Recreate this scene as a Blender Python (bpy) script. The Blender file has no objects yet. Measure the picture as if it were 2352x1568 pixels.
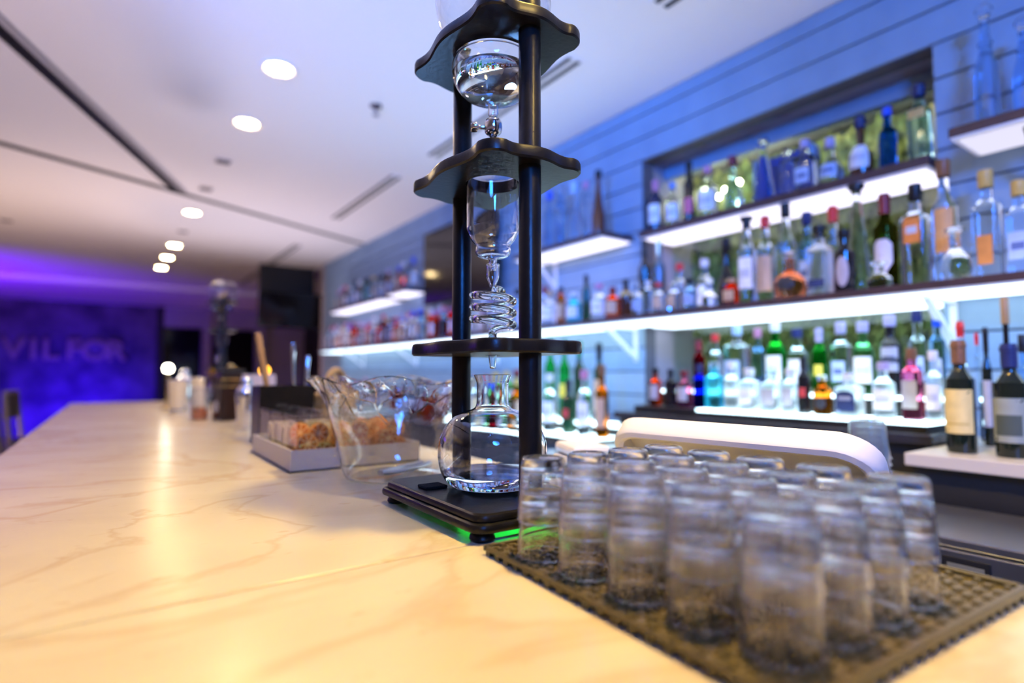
import bpy, bmesh, math, random
from mathutils import Vector, Matrix
random.seed(7)
PI = math.pi
sin, cos = math.sin, math.cos
C = bpy.context.scene.collection
scene = bpy.context.scene

# ------------------------------------------------------------------ camera, world, exposure, big lights
# world: +Y runs along the bar, +X across it to the back bar, z = 0 is the bar top
cam_d = bpy.data.cameras.new('camera')
cam = bpy.data.objects.new('camera', cam_d); C.objects.link(cam)
cam.location = (0, 0, 0.21)
yaw, pitch = math.radians(35.1), math.atan(73 / 1307.0)
fwd = Vector((sin(yaw) * cos(pitch), cos(yaw) * cos(pitch), sin(pitch)))
cam.rotation_euler = fwd.to_track_quat('-Z', 'Y').to_euler()
cam_d.sensor_width = 36.0
cam_d.lens = 1307.0 / 2352.0 * 36.0
cam_d.clip_start = 0.01; cam_d.clip_end = 100
cam_d.dof.use_dof = True
cam_d.dof.focus_distance = 0.82
cam_d.dof.aperture_fstop = 1.45
scene.camera = cam

W = bpy.data.worlds.new('room_ambience'); scene.world = W
W.use_nodes = True
W.node_tree.nodes['Background'].inputs['Color'].default_value = (0.60, 0.46, 0.66, 1)
W.node_tree.nodes['Background'].inputs['Strength'].default_value = 0.14

scene.view_settings.view_transform = 'Standard'
scene.view_settings.look = 'None'
scene.view_settings.exposure = 0.8
scene.view_settings.gamma = 1.0
scene.view_settings.use_curve_mapping = False
cy = scene.cycles
cy.max_bounces = 20; cy.diffuse_bounces = 2; cy.glossy_bounces = 4
cy.transmission_bounces = 20; cy.transparent_max_bounces = 24
cy.use_adaptive_sampling = True; cy.adaptive_threshold = 0.08; cy.adaptive_min_samples = 12
cy.time_limit = 1100
cy.sample_clamp_indirect = 14.0; cy.sample_clamp_direct = 0.0
cy.caustics_reflective = True; cy.caustics_refractive = True
cy.blur_glossy = 0.6
cy.use_denoising = True

def spot(name, loc, target, power, col, angle=120, blend=0.8, size=0.08, parent=None):
    d = bpy.data.lights.new(name, 'SPOT')
    d.energy = power; d.color = col; d.spot_size = math.radians(angle); d.spot_blend = blend
    d.shadow_soft_size = size
    o = bpy.data.objects.new(name, d); C.objects.link(o)
    o.location = loc
    o.rotation_euler = (Vector(target) - Vector(loc)).to_track_quat('-Z', 'Y').to_euler()
    if parent: o.parent = parent
    return o

# coloured wash spotlights of the room, clamped to the ceiling outside the frame
BLUE = (0.03, 0.22, 1.0)
VIOLET = (0.22, 0.02, 1.0)
spot('blue_wash_light', (-0.6, -1.6, 1.55), (2.4, 1.2, 1.3), 430, BLUE, 80, 0.9, 0.35)
spot('blue_wash_light', (-0.6, 1.2, 1.60), (2.4, 3.6, 1.3), 330, BLUE, 80, 0.9, 0.35)
# unseen fill spots, added near floor level to brighten the ceiling
spot('blue_ceiling_fill', (1.28, 3.0, -0.98), (2.1, 1.4, 1.74), 74, (0.22, 0.48, 1.0), 140, 1.0, 0.25)
spot('lavender_ceiling_fill', (1.25, 6.6, -0.98), (1.4, 5.2, 1.74), 125, (0.95, 0.84, 1.0), 140, 1.0, 0.25)
spot('lavender_ceiling_fill', (-1.6, 1.5, -0.95), (-0.6, 4.0, 1.74), 120, (0.92, 0.72, 0.95), 140, 1.0, 0.25)
spot('amber_ceiling_fill', (-1.3, 6.0, -0.95), (0.4, 7.5, 1.74), 115, (1.0, 0.66, 0.44), 140, 1.0, 0.25)
# violet wash of the far room
spot('violet_wash_light', (-4.0, 9.6, -0.9), (-2.6, 11.2, 1.74), 1100, (0.16, 0.0, 1.0), 90, 1.0, 0.25)
spot('violet_wash_light', (-0.6, 13.6, -1.0), (-0.6, 15.3, -0.75), 700, (0.035, 0.0, 1.0), 120, 1.0, 0.25)

# ------------------------------------------------------------------ materials (procedural)
def rgb(r, g, b): return (r, g, b, 1)
MAT = {}
def principled(name, col, rough=0.5, metal=0.0, trans=0.0, ior=1.45, emis=None, estr=0.0, coat=0.0, noise=None, bump=0.0, bscale=40, spec=0.5):
    if name in MAT: return MAT[name]
    m = bpy.data.materials.new(name); m.use_nodes = True
    nt = m.node_tree; b = nt.nodes['Principled BSDF']
    b.inputs['Base Color'].default_value = rgb(*col)
    b.inputs['Roughness'].default_value = rough
    b.inputs['Metallic'].default_value = metal
    b.inputs['Transmission Weight'].default_value = trans
    b.inputs['IOR'].default_value = ior
    b.inputs['Coat Weight'].default_value = coat
    b.inputs['Specular IOR Level'].default_value = spec
    if emis:
        b.inputs['Emission Color'].default_value = rgb(*emis); b.inputs['Emission Strength'].default_value = estr
    tc = nt.nodes.new('ShaderNodeTexCoord')
    if noise:
        col2, scale = noise
        n = nt.nodes.new('ShaderNodeTexNoise'); n.inputs['Scale'].default_value = scale; n.inputs['Detail'].default_value = 5
        r = nt.nodes.new('ShaderNodeValToRGB')
        r.color_ramp.elements[0].position = 0.35; r.color_ramp.elements[1].position = 0.68
        r.color_ramp.elements[0].color = rgb(*col); r.color_ramp.elements[1].color = rgb(*col2)
        nt.links.new(tc.outputs['Object'], n.inputs['Vector']); nt.links.new(n.outputs['Fac'], r.inputs['Fac'])
        nt.links.new(r.outputs['Color'], b.inputs['Base Color'])
    if bump:
        n = nt.nodes.new('ShaderNodeTexNoise'); n.inputs['Scale'].default_value = bscale; n.inputs['Detail'].default_value = 4
        bp = nt.nodes.new('ShaderNodeBump'); bp.inputs['Strength'].default_value = bump; bp.inputs['Distance'].default_value = 0.01
        nt.links.new(tc.outputs['Object'], n.inputs['Vector']); nt.links.new(n.outputs['Fac'], bp.inputs['Height'])
        nt.links.new(bp.outputs['Normal'], b.inputs['Normal'])
    MAT[name] = m
    return m

def glass(name, col=(1, 1, 1), rough=0.0, ior=1.45):
    if name in MAT: return MAT[name]
    m = bpy.data.materials.new(name); m.use_nodes = True
    nt = m.node_tree; nt.nodes.remove(nt.nodes['Principled BSDF'])
    g = nt.nodes.new('ShaderNodeBsdfGlass')
    g.inputs['Color'].default_value = rgb(*col); g.inputs['Roughness'].default_value = rough; g.inputs['IOR'].default_value = ior
    nt.links.new(g.outputs['BSDF'], nt.nodes['Material Output'].inputs['Surface'])
    MAT[name] = m
    return m

def thin_glass(name, col=(1, 1, 1), rough=0.02, refl=1.0, haze=0.0):
    """thin walled clear glass: fresnel reflection over straight transmission"""
    if name in MAT: return MAT[name]
    m = bpy.data.materials.new(name); m.use_nodes = True
    nt = m.node_tree; nt.nodes.remove(nt.nodes['Principled BSDF'])
    t = nt.nodes.new('ShaderNodeBsdfTransparent'); t.inputs['Color'].default_value = rgb(*col)
    g = nt.nodes.new('ShaderNodeBsdfGlossy'); g.inputs['Roughness'].default_value = rough
    lw = nt.nodes.new('ShaderNodeLayerWeight'); lw.inputs['Blend'].default_value = 0.5      # Schlick's fresnel, alike on both sides of the wall
    fr = nt.nodes.new('ShaderNodeMath'); fr.operation = 'POWER'; fr.inputs[1].default_value = 4.0
    mu = nt.nodes.new('ShaderNodeMath'); mu.operation = 'MULTIPLY_ADD'; mu.inputs[1].default_value = 0.90 * refl; mu.inputs[2].default_value = 0.04 * refl; mu.use_clamp = True
    nt.links.new(lw.outputs['Facing'], fr.inputs[0])
    mx = nt.nodes.new('ShaderNodeMixShader')
    nt.links.new(fr.outputs[0], mu.inputs[0]); nt.links.new(mu.outputs[0], mx.inputs['Fac'])
    nt.links.new(t.outputs[0], mx.inputs[1]); nt.links.new(g.outputs[0], mx.inputs[2])
    out = mx
    if haze > 0:
        d1 = nt.nodes.new('ShaderNodeBsdfTranslucent'); d1.inputs['Color'].default_value = (0.92, 0.92, 0.92, 1)
        d2 = nt.nodes.new('ShaderNodeBsdfDiffuse'); d2.inputs['Color'].default_value = (0.92, 0.92, 0.92, 1)
        df = nt.nodes.new('ShaderNodeMixShader'); df.inputs['Fac'].default_value = 0.5
        nt.links.new(d1.outputs[0], df.inputs[1]); nt.links.new(d2.outputs[0], df.inputs[2])
        m2 = nt.nodes.new('ShaderNodeMixShader'); m2.inputs['Fac'].default_value = haze
        nt.links.new(mx.outputs[0], m2.inputs[1]); nt.links.new(df.outputs[0], m2.inputs[2]); out = m2
    nt.links.new(out.outputs[0], nt.nodes['Material Output'].inputs['Surface'])
    MAT[name] = m
    return m

def half_glass(name, col, rough, ior, clear):
    """refracting glass that lets a share of the light straight through"""
    m = glass(name, col, rough, ior); nt = m.node_tree
    g = [n for n in nt.nodes if n.type == 'BSDF_GLASS'][0]
    t = nt.nodes.new('ShaderNodeBsdfTransparent'); mx = nt.nodes.new('ShaderNodeMixShader'); mx.inputs['Fac'].default_value = clear
    nt.links.new(g.outputs[0], mx.inputs[1]); nt.links.new(t.outputs[0], mx.inputs[2])
    nt.links.new(mx.outputs[0], nt.nodes['Material Output'].inputs['Surface'])
    return m

def emitter(name, col, strength):
    if name in MAT: return MAT[name]
    m = bpy.data.materials.new(name); m.use_nodes = True
    nt = m.node_tree; nt.nodes.remove(nt.nodes['Principled BSDF'])
    e = nt.nodes.new('ShaderNodeEmission'); e.inputs['Color'].default_value = rgb(*col); e.inputs['Strength'].default_value = strength
    nt.links.new(e.outputs[0], nt.nodes['Material Output'].inputs['Surface'])
    MAT[name] = m
    return m

def marble():
    m = bpy.data.materials.new('polished_marble'); m.use_nodes = True
    nt = m.node_tree; b = nt.nodes['Principled BSDF']; L = nt.links.new
    tc = nt.nodes.new('ShaderNodeTexCoord')
    mp = nt.nodes.new('ShaderNodeMapping'); mp.inputs['Rotation'].default_value = (0, 0, 0.55); mp.inputs['Scale'].default_value = (1.0, 1.7, 1)
    L(tc.outputs['Object'], mp.inputs['Vector'])
    n1 = nt.nodes.new('ShaderNodeTexNoise'); n1.inputs['Scale'].default_value = 2.2; n1.inputs['Detail'].default_value = 8; n1.inputs['Distortion'].default_value = 1.2
    L(mp.outputs[0], n1.inputs['Vector'])
    r1 = nt.nodes.new('ShaderNodeValToRGB')
    e = r1.color_ramp.elements
    e[0].position = 0.33; e[0].color = rgb(0.62, 0.545, 0.405); e[1].position = 0.62; e[1].color = rgb(0.68, 0.62, 0.47)
    x = e.new(0.47); x.color = rgb(0.65, 0.58, 0.43)
    L(n1.outputs['Fac'], r1.inputs['Fac'])
    n2 = nt.nodes.new('ShaderNodeTexNoise'); n2.inputs['Scale'].default_value = 1.3; n2.inputs['Detail'].default_value = 6; n2.inputs['Distortion'].default_value = 2.0
    L(mp.outputs[0], n2.inputs['Vector'])
    r2 = nt.nodes.new('ShaderNodeValToRGB'); f = r2.color_ramp.elements
    f[0].position = 0.465; f[0].color = rgb(1, 1, 1); f[1].position = 0.522; f[1].color = rgb(1, 1, 1)
    y = f.new(0.495); y.color = rgb(0.90, 0.82, 0.74)
    L(n2.outputs['Fac'], r2.inputs['Fac'])
    mx = nt.nodes.new('ShaderNodeMix'); mx.data_type = 'RGBA'; mx.blend_type = 'MULTIPLY'; mx.inputs['Factor'].default_value = 1
    L(r1.outputs['Color'], mx.inputs['A']); L(r2.outputs['Color'], mx.inputs['B'])
    n3 = nt.nodes.new('ShaderNodeTexNoise'); n3.inputs['Scale'].default_value = 26; n3.inputs['Detail'].default_value = 3
    L(mp.outputs[0], n3.inputs['Vector'])
    r3 = nt.nodes.new('ShaderNodeValToRGB'); g = r3.color_ramp.elements
    g[0].position = 0.27; g[0].color = rgb(0.90, 0.82, 0.75); g[1].position = 0.34; g[1].color = rgb(1, 1, 1)
    L(n3.outputs['Fac'], r3.inputs['Fac'])
    m2 = nt.nodes.new('ShaderNodeMix'); m2.data_type = 'RGBA'; m2.blend_type = 'MULTIPLY'; m2.inputs['Factor'].default_value = 0.8
    L(mx.outputs['Result'], m2.inputs['A']); L(r3.outputs['Color'], m2.inputs['B'])
    L(m2.outputs['Result'], b.inputs['Base Color'])
    b.inputs['Roughness'].default_value = 0.24
    b.inputs['Specular IOR Level'].default_value = 0.38
    MAT['marble'] = m
    return m

# ------------------------------------------------------------------ mesh helpers
def mesh_obj(name, verts, faces, mat, parent=None, smooth=True, loc=None, angle=35):
    me = bpy.data.meshes.new(name)
    me.from_pydata(verts, [], faces); me.update()
    if smooth and faces:
        me.polygons.foreach_set('use_smooth', [True] * len(me.polygons))
        if angle: me.set_sharp_from_angle(angle=math.radians(angle))
    if mat: me.materials.append(mat)
    o = bpy.data.objects.new(name, me); C.objects.link(o)
    if parent: o.parent = parent
    if loc: o.location = loc
    return o

def empty(name, loc=(0, 0, 0), rz=0.0):
    o = bpy.data.objects.new(name, None); C.objects.link(o)
    o.location = loc; o.rotation_euler = (0, 0, rz); o.empty_display_size = 0.05
    return o

def tag(o, label, cat, group=None):
    o['label'] = label; o['category'] = cat
    if group: o['group'] = group
    return o

def struct(o):
    o['kind'] = 'structure'; return o

def copy_tree(o, parent=None):
    c = o.copy(); C.objects.link(c); c.parent = parent
    for ch in o.children: copy_tree(ch, c)
    return c

class MB:
    """collects shapes that make one solid part"""
    def __init__(s): s.v = []; s.f = []; s.bev = False
    def add(s, v, f):
        k = len(s.v); s.v += [tuple(p) for p in v]; s.f += [tuple(i + k for i in q) for q in f]; return s
    def box(s, x0, x1, y0, y1, z0, z1, bev=0.0, seg=2):
        if bev <= 0:
            v = [(x, y, z) for z in (z0, z1) for y in (y0, y1) for x in (x0, x1)]
            return s.add(v, [(0, 2, 3, 1), (4, 5, 7, 6), (0, 1, 5, 4), (2, 6, 7, 3), (0, 4, 6, 2), (1, 3, 7, 5)])
        s.bev = True
        bm = bmesh.new(); bmesh.ops.create_cube(bm, size=1)
        bmesh.ops.scale(bm, vec=(x1 - x0, y1 - y0, z1 - z0), verts=bm.verts)
        bmesh.ops.translate(bm, vec=((x0 + x1) / 2, (y0 + y1) / 2, (z0 + z1) / 2), verts=bm.verts)
        bmesh.ops.bevel(bm, geom=bm.edges[:], offset=bev, segments=seg, affect='EDGES', profile=0.5)
        bm.verts.index_update()
        v = [p.co[:] for p in bm.verts]; f = [[q.index for q in fc.verts] for fc in bm.faces]; bm.free()
        return s.add(v, f)
    def lathe(s, prof, seg=32, n=2.0, cx=0, cy=0, wob=None, closed=False):
        rings = []; v = []
        for (r, z) in prof:
            if r <= 1e-6:
                rings.append([len(v)]); v.append((cx, cy, z)); continue
            ring = []
            for i in range(seg):
                a = 2 * PI * (i + 0.5) / seg
                k = 1.0 if n == 2.0 else (abs(cos(a)) ** n + abs(sin(a)) ** n) ** (-1.0 / n)
                rr = r * k; zz = z
                if wob: rr, zz = wob(a, rr, z)
                ring.append(len(v)); v.append((cx + rr * cos(a), cy + rr * sin(a), zz))
            rings.append(ring)
        f = []
        pairs = list(zip(rings[:-1], rings[1:]))
        if closed: pairs.append((rings[-1], rings[0]))
        for a, b in pairs:
            if len(a) == 1 and len(b) == 1: continue
            for i in range(seg):
                j = (i + 1) % seg
                if len(a) == 1: f.append((a[0], b[j], b[i]))
                elif len(b) == 1: f.append((a[i], a[j], b[0]))
                else: f.append((a[i], a[j], b[j], b[i]))
        return s.add(v, f)
    def tube(s, pts, r, seg=10, caps=True):
        pts = [Vector(p) for p in pts]; n = len(pts); v = []; f = []
        rs = r if isinstance(r, (list, tuple)) else [r] * n
        up = None
        for i, p in enumerate(pts):
            t = (pts[min(i + 1, n - 1)] - pts[max(i - 1, 0)]).normalized()
            if up is None:
                up = Vector((0, 0, 1)) if abs(t.z) < 0.9 else Vector((1, 0, 0))
            u = (up - t * up.dot(t)).normalized(); w = t.cross(u); up = u
            for k in range(seg):
                a = 2 * PI * k / seg
                v.append(p + (u * cos(a) + w * sin(a)) * rs[i])
        for i in range(n - 1):
            for k in range(seg):
                j = (k + 1) % seg
                f.append((i * seg + k, i * seg + j, (i + 1) * seg + j, (i + 1) * seg + k))
        if caps:
            f.append(tuple(range(seg - 1, -1, -1))); f.append(tuple((n - 1) * seg + k for k in range(seg)))
        return s.add(v, f)
    def loops(s, loops, closed=False):
        n = len(loops[0]); v = [p for l in loops for p in l]; f = []
        m = len(loops)
        for i in range(m if closed else m - 1):
            a = i * n; b = ((i + 1) % m) * n
            for k in range(n):
                j = (k + 1) % n
                f.append((a + k, a + j, b + j, b + k))
        return s.add(v, f)
    def cap(s, loop):
        return s.add(loop, [tuple(range(len(loop)))])
    def build(s, name, mat, parent=None, smooth=True, loc=None, angle=35):
        return mesh_obj(name, s.v, s.f, mat, parent, smooth, loc, 18 if s.bev else angle)

def boxo(name, x0, x1, y0, y1, z0, z1, mat, parent=None, bev=0.0, seg=2):
    return MB().box(x0, x1, y0, y1, z0, z1, bev, seg).build(name, mat, parent, bev > 0)
# ------------------------------------------------------------------ palette
M_marble = marble()
M_ceil = principled('ceiling_paint', (0.84, 0.82, 0.82), 0.6)
M_board = principled('painted_board', (0.25, 0.36, 0.50), 0.55, noise=((0.22, 0.32, 0.45), 6), bump=0.05, bscale=30)
M_back = principled('wall_backing', (0.10, 0.10, 0.13), 0.8)
M_floor = principled('dark_floor', (0.06, 0.045, 0.05), 0.35, noise=((0.09, 0.07, 0.075), 3))
M_black = principled('satin_black', (0.007, 0.007, 0.008), 0.30, noise=((0.011, 0.010, 0.010), 60), bump=0.03, bscale=120, spec=0.32)
M_blackmatte = principled('matte_black', (0.012, 0.012, 0.013), 0.6)
M_rubber = principled('yellow_lit_rubber', (0.12, 0.092, 0.028), 0.32)  # yellow lamplight on the black mat is mixed into this colour
M_white = principled('white_plastic', (0.82, 0.80, 0.76), 0.35)
M_whitepaint = principled('white_paint', (0.78, 0.80, 0.85), 0.5)
M_steel = principled('brushed_steel', (0.42, 0.43, 0.46), 0.28, 0.9)
M_chrome = principled('chrome', (0.80, 0.80, 0.82), 0.06, 1.0)
M_brass = principled('brass', (0.75, 0.55, 0.22), 0.25, 1.0)
M_darkwood = principled('dark_stained_wood', (0.035, 0.018, 0.014), 0.4, noise=((0.06, 0.03, 0.02), 8))
M_wood = principled('light_wood', (0.45, 0.28, 0.14), 0.5, noise=((0.36, 0.2, 0.09), 14))
M_screen = principled('screen_glass', (0.006, 0.006, 0.008), 0.08)
M_led = emitter('cool_led_diffuser', (0.66, 0.84, 1.0), 2.4)
M_led_soft = emitter('lavender_led_diffuser', (0.80, 0.76, 1.0), 1.25)
M_led_dim = emitter('dim_led_diffuser', (0.80, 0.78, 1.0), 0.60)
M_step = emitter('lit_acrylic_step', (0.62, 0.88, 1.0), 3.8)
M_lamp = emitter('downlight_lens', (1.0, 0.72, 0.34), 75.0)
M_glass = glass('clear_lab_glass', (0.985, 0.99, 1.0), 0.0, 1.47)
M_water = glass('water', (0.97, 0.985, 1.0), 0.0, 1.33)

# ------------------------------------------------------------------ room shell
WX = 2.40; CZ = 1.74; FZ = -1.07
NY0, NY1, NZ0, NZ1 = 0.765, 2.15, 0.03, 1.40        # the lit niche in the boarded wall
struct(boxo('floor', -6, 4.2, -3, 15.5, FZ - 0.1, FZ, M_floor))
struct(boxo('ceiling', -6, 4.2, -3, 15.5, CZ, CZ + 0.1, M_ceil))

wr = struct(empty('wall_right', (WX, 2.5, FZ)))
def wbox(name, x0, x1, y0, y1, z0, z1, m, bev=0.0, seg=1):
    return MB().box(x0 - WX, x1 - WX, y0 - 2.5, y1 - 2.5, z0 - FZ, z1 - FZ, bev, seg).build(name, m, wr, False)
wbox('backing', WX + 0.012, WX + 0.10, -3, NY0, FZ, CZ, M_back)
wbox('backing', WX + 0.012, WX + 0.10, NY1, 8.0, FZ, CZ, M_back)
wbox('backing', WX + 0.012, WX + 0.10, NY0, NY1, NZ1, CZ, M_back)
wbox('backing', WX + 0.012, WX + 0.10, NY0, NY1, FZ, NZ0, M_back)
M_line = principled('niche_lining', (0.30, 0.27, 0.33), 0.6)
wbox('niche_side', WX + 0.10, 2.94, NY0 - 0.02, NY0, NZ0, NZ1, M_line)
wbox('niche_side', WX + 0.10, 2.94, NY1, NY1 + 0.02, NZ0, NZ1, M_line)
wbox('niche_soffit', WX + 0.10, 2.94, NY0 - 0.02, NY1 + 0.02, NZ1, NZ1 + 0.02, M_line)
wbox('niche_sill', WX + 0.10, 2.94, NY0 - 0.02, NY1 + 0.02, NZ0 - 0.02, NZ0, M_blackmatte)
wbox('niche_trim', 2.60, 2.645, NY0, NY1, NZ1 - 0.070, NZ1, M_board)
BH = 0.131; GAP = 0.0035
z = NZ1
rows = []
while z < CZ - 0.01:
    rows.append((z, min(z + BH, CZ))); z += BH
z = NZ1
while z > -0.35:
    rows.append((z - BH, z)); z -= BH
for (a, b) in rows:
    above = a >= NZ1 - 1e-4
    spans = [(-1.6, 3.1), (3.1, 8.0)] if above else [(-1.6, NY0), (NY1, 5.2), (5.2, 8.0)]
    for (p, q) in spans:
        wbox('board', WX, WX + 0.012, p, q - 0.002, a + GAP, b - GAP, M_board, 0.003)

# planting seen behind the niche's glass
M_moss = principled('moss', (0.06, 0.10, 0.03), 0.8, noise=((0.20, 0.24, 0.05), 9), bump=0.8, bscale=24)
M_leaf = principled('foliage_leaf', (0.10, 0.18, 0.05), 0.55, noise=((0.36, 0.34, 0.09), 5))
pw = tag(empty('plant_wall', (2.90, 1.46, 0.03)), 'yellow green plant wall behind the glass of the lit niche', 'plant wall')
MB().box(0.0, 0.03, -0.71, 0.71, 0.0, 1.36).build('moss_panel', M_moss, pw, False)
rv, rf = [], []
for i in range(2600):
    y = random.uniform(-0.69, 0.69); zz = random.uniform(0.02, 1.34); s = random.uniform(0.012, 0.034)
    if -0.62 < y < -0.48 and zz > 0.5: continue
    n = Vector((-1, random.uniform(-.9, .9), random.uniform(-.6, .9))).normalized()
    u = n.cross(Vector((0, 0, 1))).normalized() * s * .6; w = n.cross(u).normalized() * s * 1.4
    c = Vector((-random.uniform(0.005, 0.07), y, zz)); k = len(rv)
    rv += [c - w, c + u, c + w + n * .01, c - u, c + n * s * .3]
    rf += [(k, k + 1, k + 4), (k + 1, k + 2, k + 4), (k + 2, k + 3, k + 4), (k + 3, k, k + 4)]
fo = mesh_obj('foliage', [tuple(p) for p in rv], rf, M_leaf, pw, False); fo['kind'] = 'stuff'
MB().box(-0.05, -0.001, -0.60, -0.50, 0.0, 1.34, 0.01).build('post', principled('tan_post', (0.42, 0.34, 0.16), 0.6), pw)
M_niche_fill = emitter('niche_fill_strip', (1.0, 0.97, 0.72), 8.0)  # added strip that lights the planting, kept out of view behind the trim
st = tag(boxo('light_strip', 2.70, 2.73, 0.80, 2.12, 1.375, 1.392, M_niche_fill), 'unseen warm fill strip added at the top of the niche', 'light strip')
gl = boxo('window_1', 2.655, 2.661, NY0, NY1, NZ0, NZ1, thin_glass('niche_pane', (0.90, 0.97, 0.93), 0.01, 1.0)); struct(gl)
# cluster of small globe bulbs hanging in front of the planting
M_bulb = emitter('warm_bulb', (1.0, 0.90, 0.62), 40.0)
for k, (y, zz) in enumerate([(1.975, 1.215), (1.945, 1.245), (1.92, 1.205), (1.88, 1.235), (1.955, 1.185), (1.79, 1.255), (1.665, 1.235), (1.64, 1.215), (1.585, 1.245), (1.535, 1.262)]):
    e = empty('globe_bulb', (2.78, y, zz))
    tag(e, 'small warm globe bulb glowing behind the niche glass', 'bulb', 'globe bulbs behind the niche glass')
    MB().lathe([(0, -.011), (.008, -.008), (.011, 0), (.008, .008), (.004, .012)], 12).build('globe', M_bulb, e)
    MB().lathe([(.004, .011), (.005, .013), (.005, .022), (0, .023)], 10).build('socket', M_blackmatte, e)
    MB().tube([(0, 0, .022), (0, 0, 1.37 - zz)], .0012, 6).build('wire', M_blackmatte, e)

# far end of the room
M_hedge = principled('dark_textured_wall', (0.05, 0.035, 0.07), 0.8, noise=((0.15, 0.11, 0.17), 2.2), bump=1.0, bscale=5)
struct(boxo('wall_end', -6, 0.82, 15.3, 15.5, FZ, CZ, M_hedge))
M_frame = principled('violet_lit_frame', (0.35, 0.32, 0.40), 0.6)
struct(boxo('trim_1', 0.82, 0.95, 15.2, 15.5, FZ, CZ, M_blackmatte))
struct(boxo('trim_2', 1.74, 1.90, 15.1, 15.5, FZ, CZ, M_frame))
struct(boxo('trim_3', 2.92, 3.10, 15.1, 15.5, FZ, CZ, M_frame))
struct(boxo('trim_4', 0.95, 2.92, 15.2, 15.5, 1.28, CZ, M_frame))
struct(boxo('door_1', 0.95, 1.74, 15.40, 15.48, FZ, 1.28, M_screen))
struct(boxo('door_2', 1.90, 2.92, 15.40, 15.48, FZ, 1.28, M_screen))
struct(boxo('wall_far', 3.10, 4.2, 15.3, 15.5, FZ, CZ, M_frame))
struct(boxo('wall_return', 2.40, 4.2, 8.0, 8.12, FZ, CZ, principled('tan_wall', (0.50, 0.40, 0.38), 0.6)))
struct(boxo('wall_side', 4.1, 4.2, 8.12, 15.3, FZ, CZ, M_blackmatte))
struct(boxo('trim_5', -6, 4.1, 11.5, 11.8, 1.655, CZ, M_ceil))

sign = tag(empty('wall_lettering', (-0.75, 15.25, 0.50)), 'large raised letters VILFOR on the violet textured end wall', 'sign')
M_letter = principled('letter_face', (0.30, 0.20, 0.17), 0.5)
for ch, X in (('V', -1.64), ('I', -1.33), ('L', -1.06), ('F', -0.67), ('O', -0.30), ('R', 0.06)):
    cu = bpy.data.curves.new('letter', 'FONT'); cu.body = ch; cu.size = 0.60; cu.extrude = 0.03; cu.align_x = 'CENTER'; cu.offset = 0.012
    to = bpy.data.objects.new('letter_tmp', cu); C.objects.link(to)
    bpy.context.view_layer.update()
    me = bpy.data.meshes.new_from_object(to.evaluated_get(bpy.context.evaluated_depsgraph_get()))
    bpy.data.objects.remove(to)
    me.materials.clear(); me.materials.append(M_letter)
    lo = bpy.data.objects.new('letter', me); C.objects.link(lo); lo.parent = sign
    lo.location = (X + 0.75, 0, 0); lo.rotation_euler = (PI / 2, 0, 0)

# ------------------------------------------------------------------ ceiling fittings
DL = [(0.64, 2.95), (0.63, 3.72), (0.58, 6.13), (0.57, 7.84), (0.555, 8.72), (0.54, 9.61), (0.64, 1.30), (0.64, 0.45), (0.64, -0.40)]
DLN = ['nearest lit ceiling downlight, top left of the tower', 'second nearest ceiling downlight above the bar', 'third ceiling downlight, just past the black ceiling channels',
       'ceiling downlight nearest in the far trio', 'middle ceiling downlight of the far trio', 'farthest ceiling downlight over the bar',
       'ceiling downlight above the drip tower, above the frame', 'ceiling downlight above the stacked tumblers, above the frame', 'ceiling downlight above the near bar end, above the frame']
M_trim = principled('downlight_trim', (0.80, 0.78, 0.76), 0.4)
M_refl = principled('downlight_reflector', (0.9, 0.88, 0.84), 0.25, 0.8)
for i, (x, y) in enumerate(DL):
    e = tag(empty('ceiling_downlight', (x, y, CZ)), DLN[i], 'downlight', 'downlights over the bar')
    MB().lathe([(.060, -.001), (.074, -.008), (.086, -.006), (.088, 0), (.060, 0)], 32).build('trim_ring', M_trim, e)
    MB().lathe([(0, -.006), (.040, -.007), (.060, -.004)], 32).build('lens', M_lamp, e)
    spot('downlight_beam', (0, 0, -.012), (0, 0, -1.0), 22 if i < 6 else (12, 104, 27)[i - 6], (1.0, 0.58, 0.26) if i < 6 else (1.0, 0.66, 0.10), 140, 0.75, 0.05, e)

def ceiling_slot(x, y0, y1, label):
    e = tag(empty('linear_diffuser', (x, (y0 + y1) / 2, CZ)), label, 'air vent', 'linear air diffusers')
    h = (y1 - y0) / 2
    MB().box(-.055, .055, -h - .02, h + .02, -.004, 0, .0015, 1).build('frame', M_ceil, e)
    for sx in (-.028, .028):
        MB().box(sx - .013, sx + .013, -h, h, -.0065, -.0041).build('slot', M_blackmatte, e, False)
ceiling_slot(1.80, 2.03, 3.53, 'twin slot ceiling vent crossing behind the drip tower')
ceiling_slot(1.76, 4.07, 5.54, 'twin slot ceiling vent left of the drip tower')
ceiling_slot(1.77, 6.95, 8.39, 'twin slot ceiling vent near the far wall television')
ceiling_slot(1.77, 9.2, 10.6, 'farthest twin slot ceiling vent')
ceiling_slot(1.815, 0.10, 1.51, 'twin slot ceiling vent at the top right of the frame')

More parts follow.
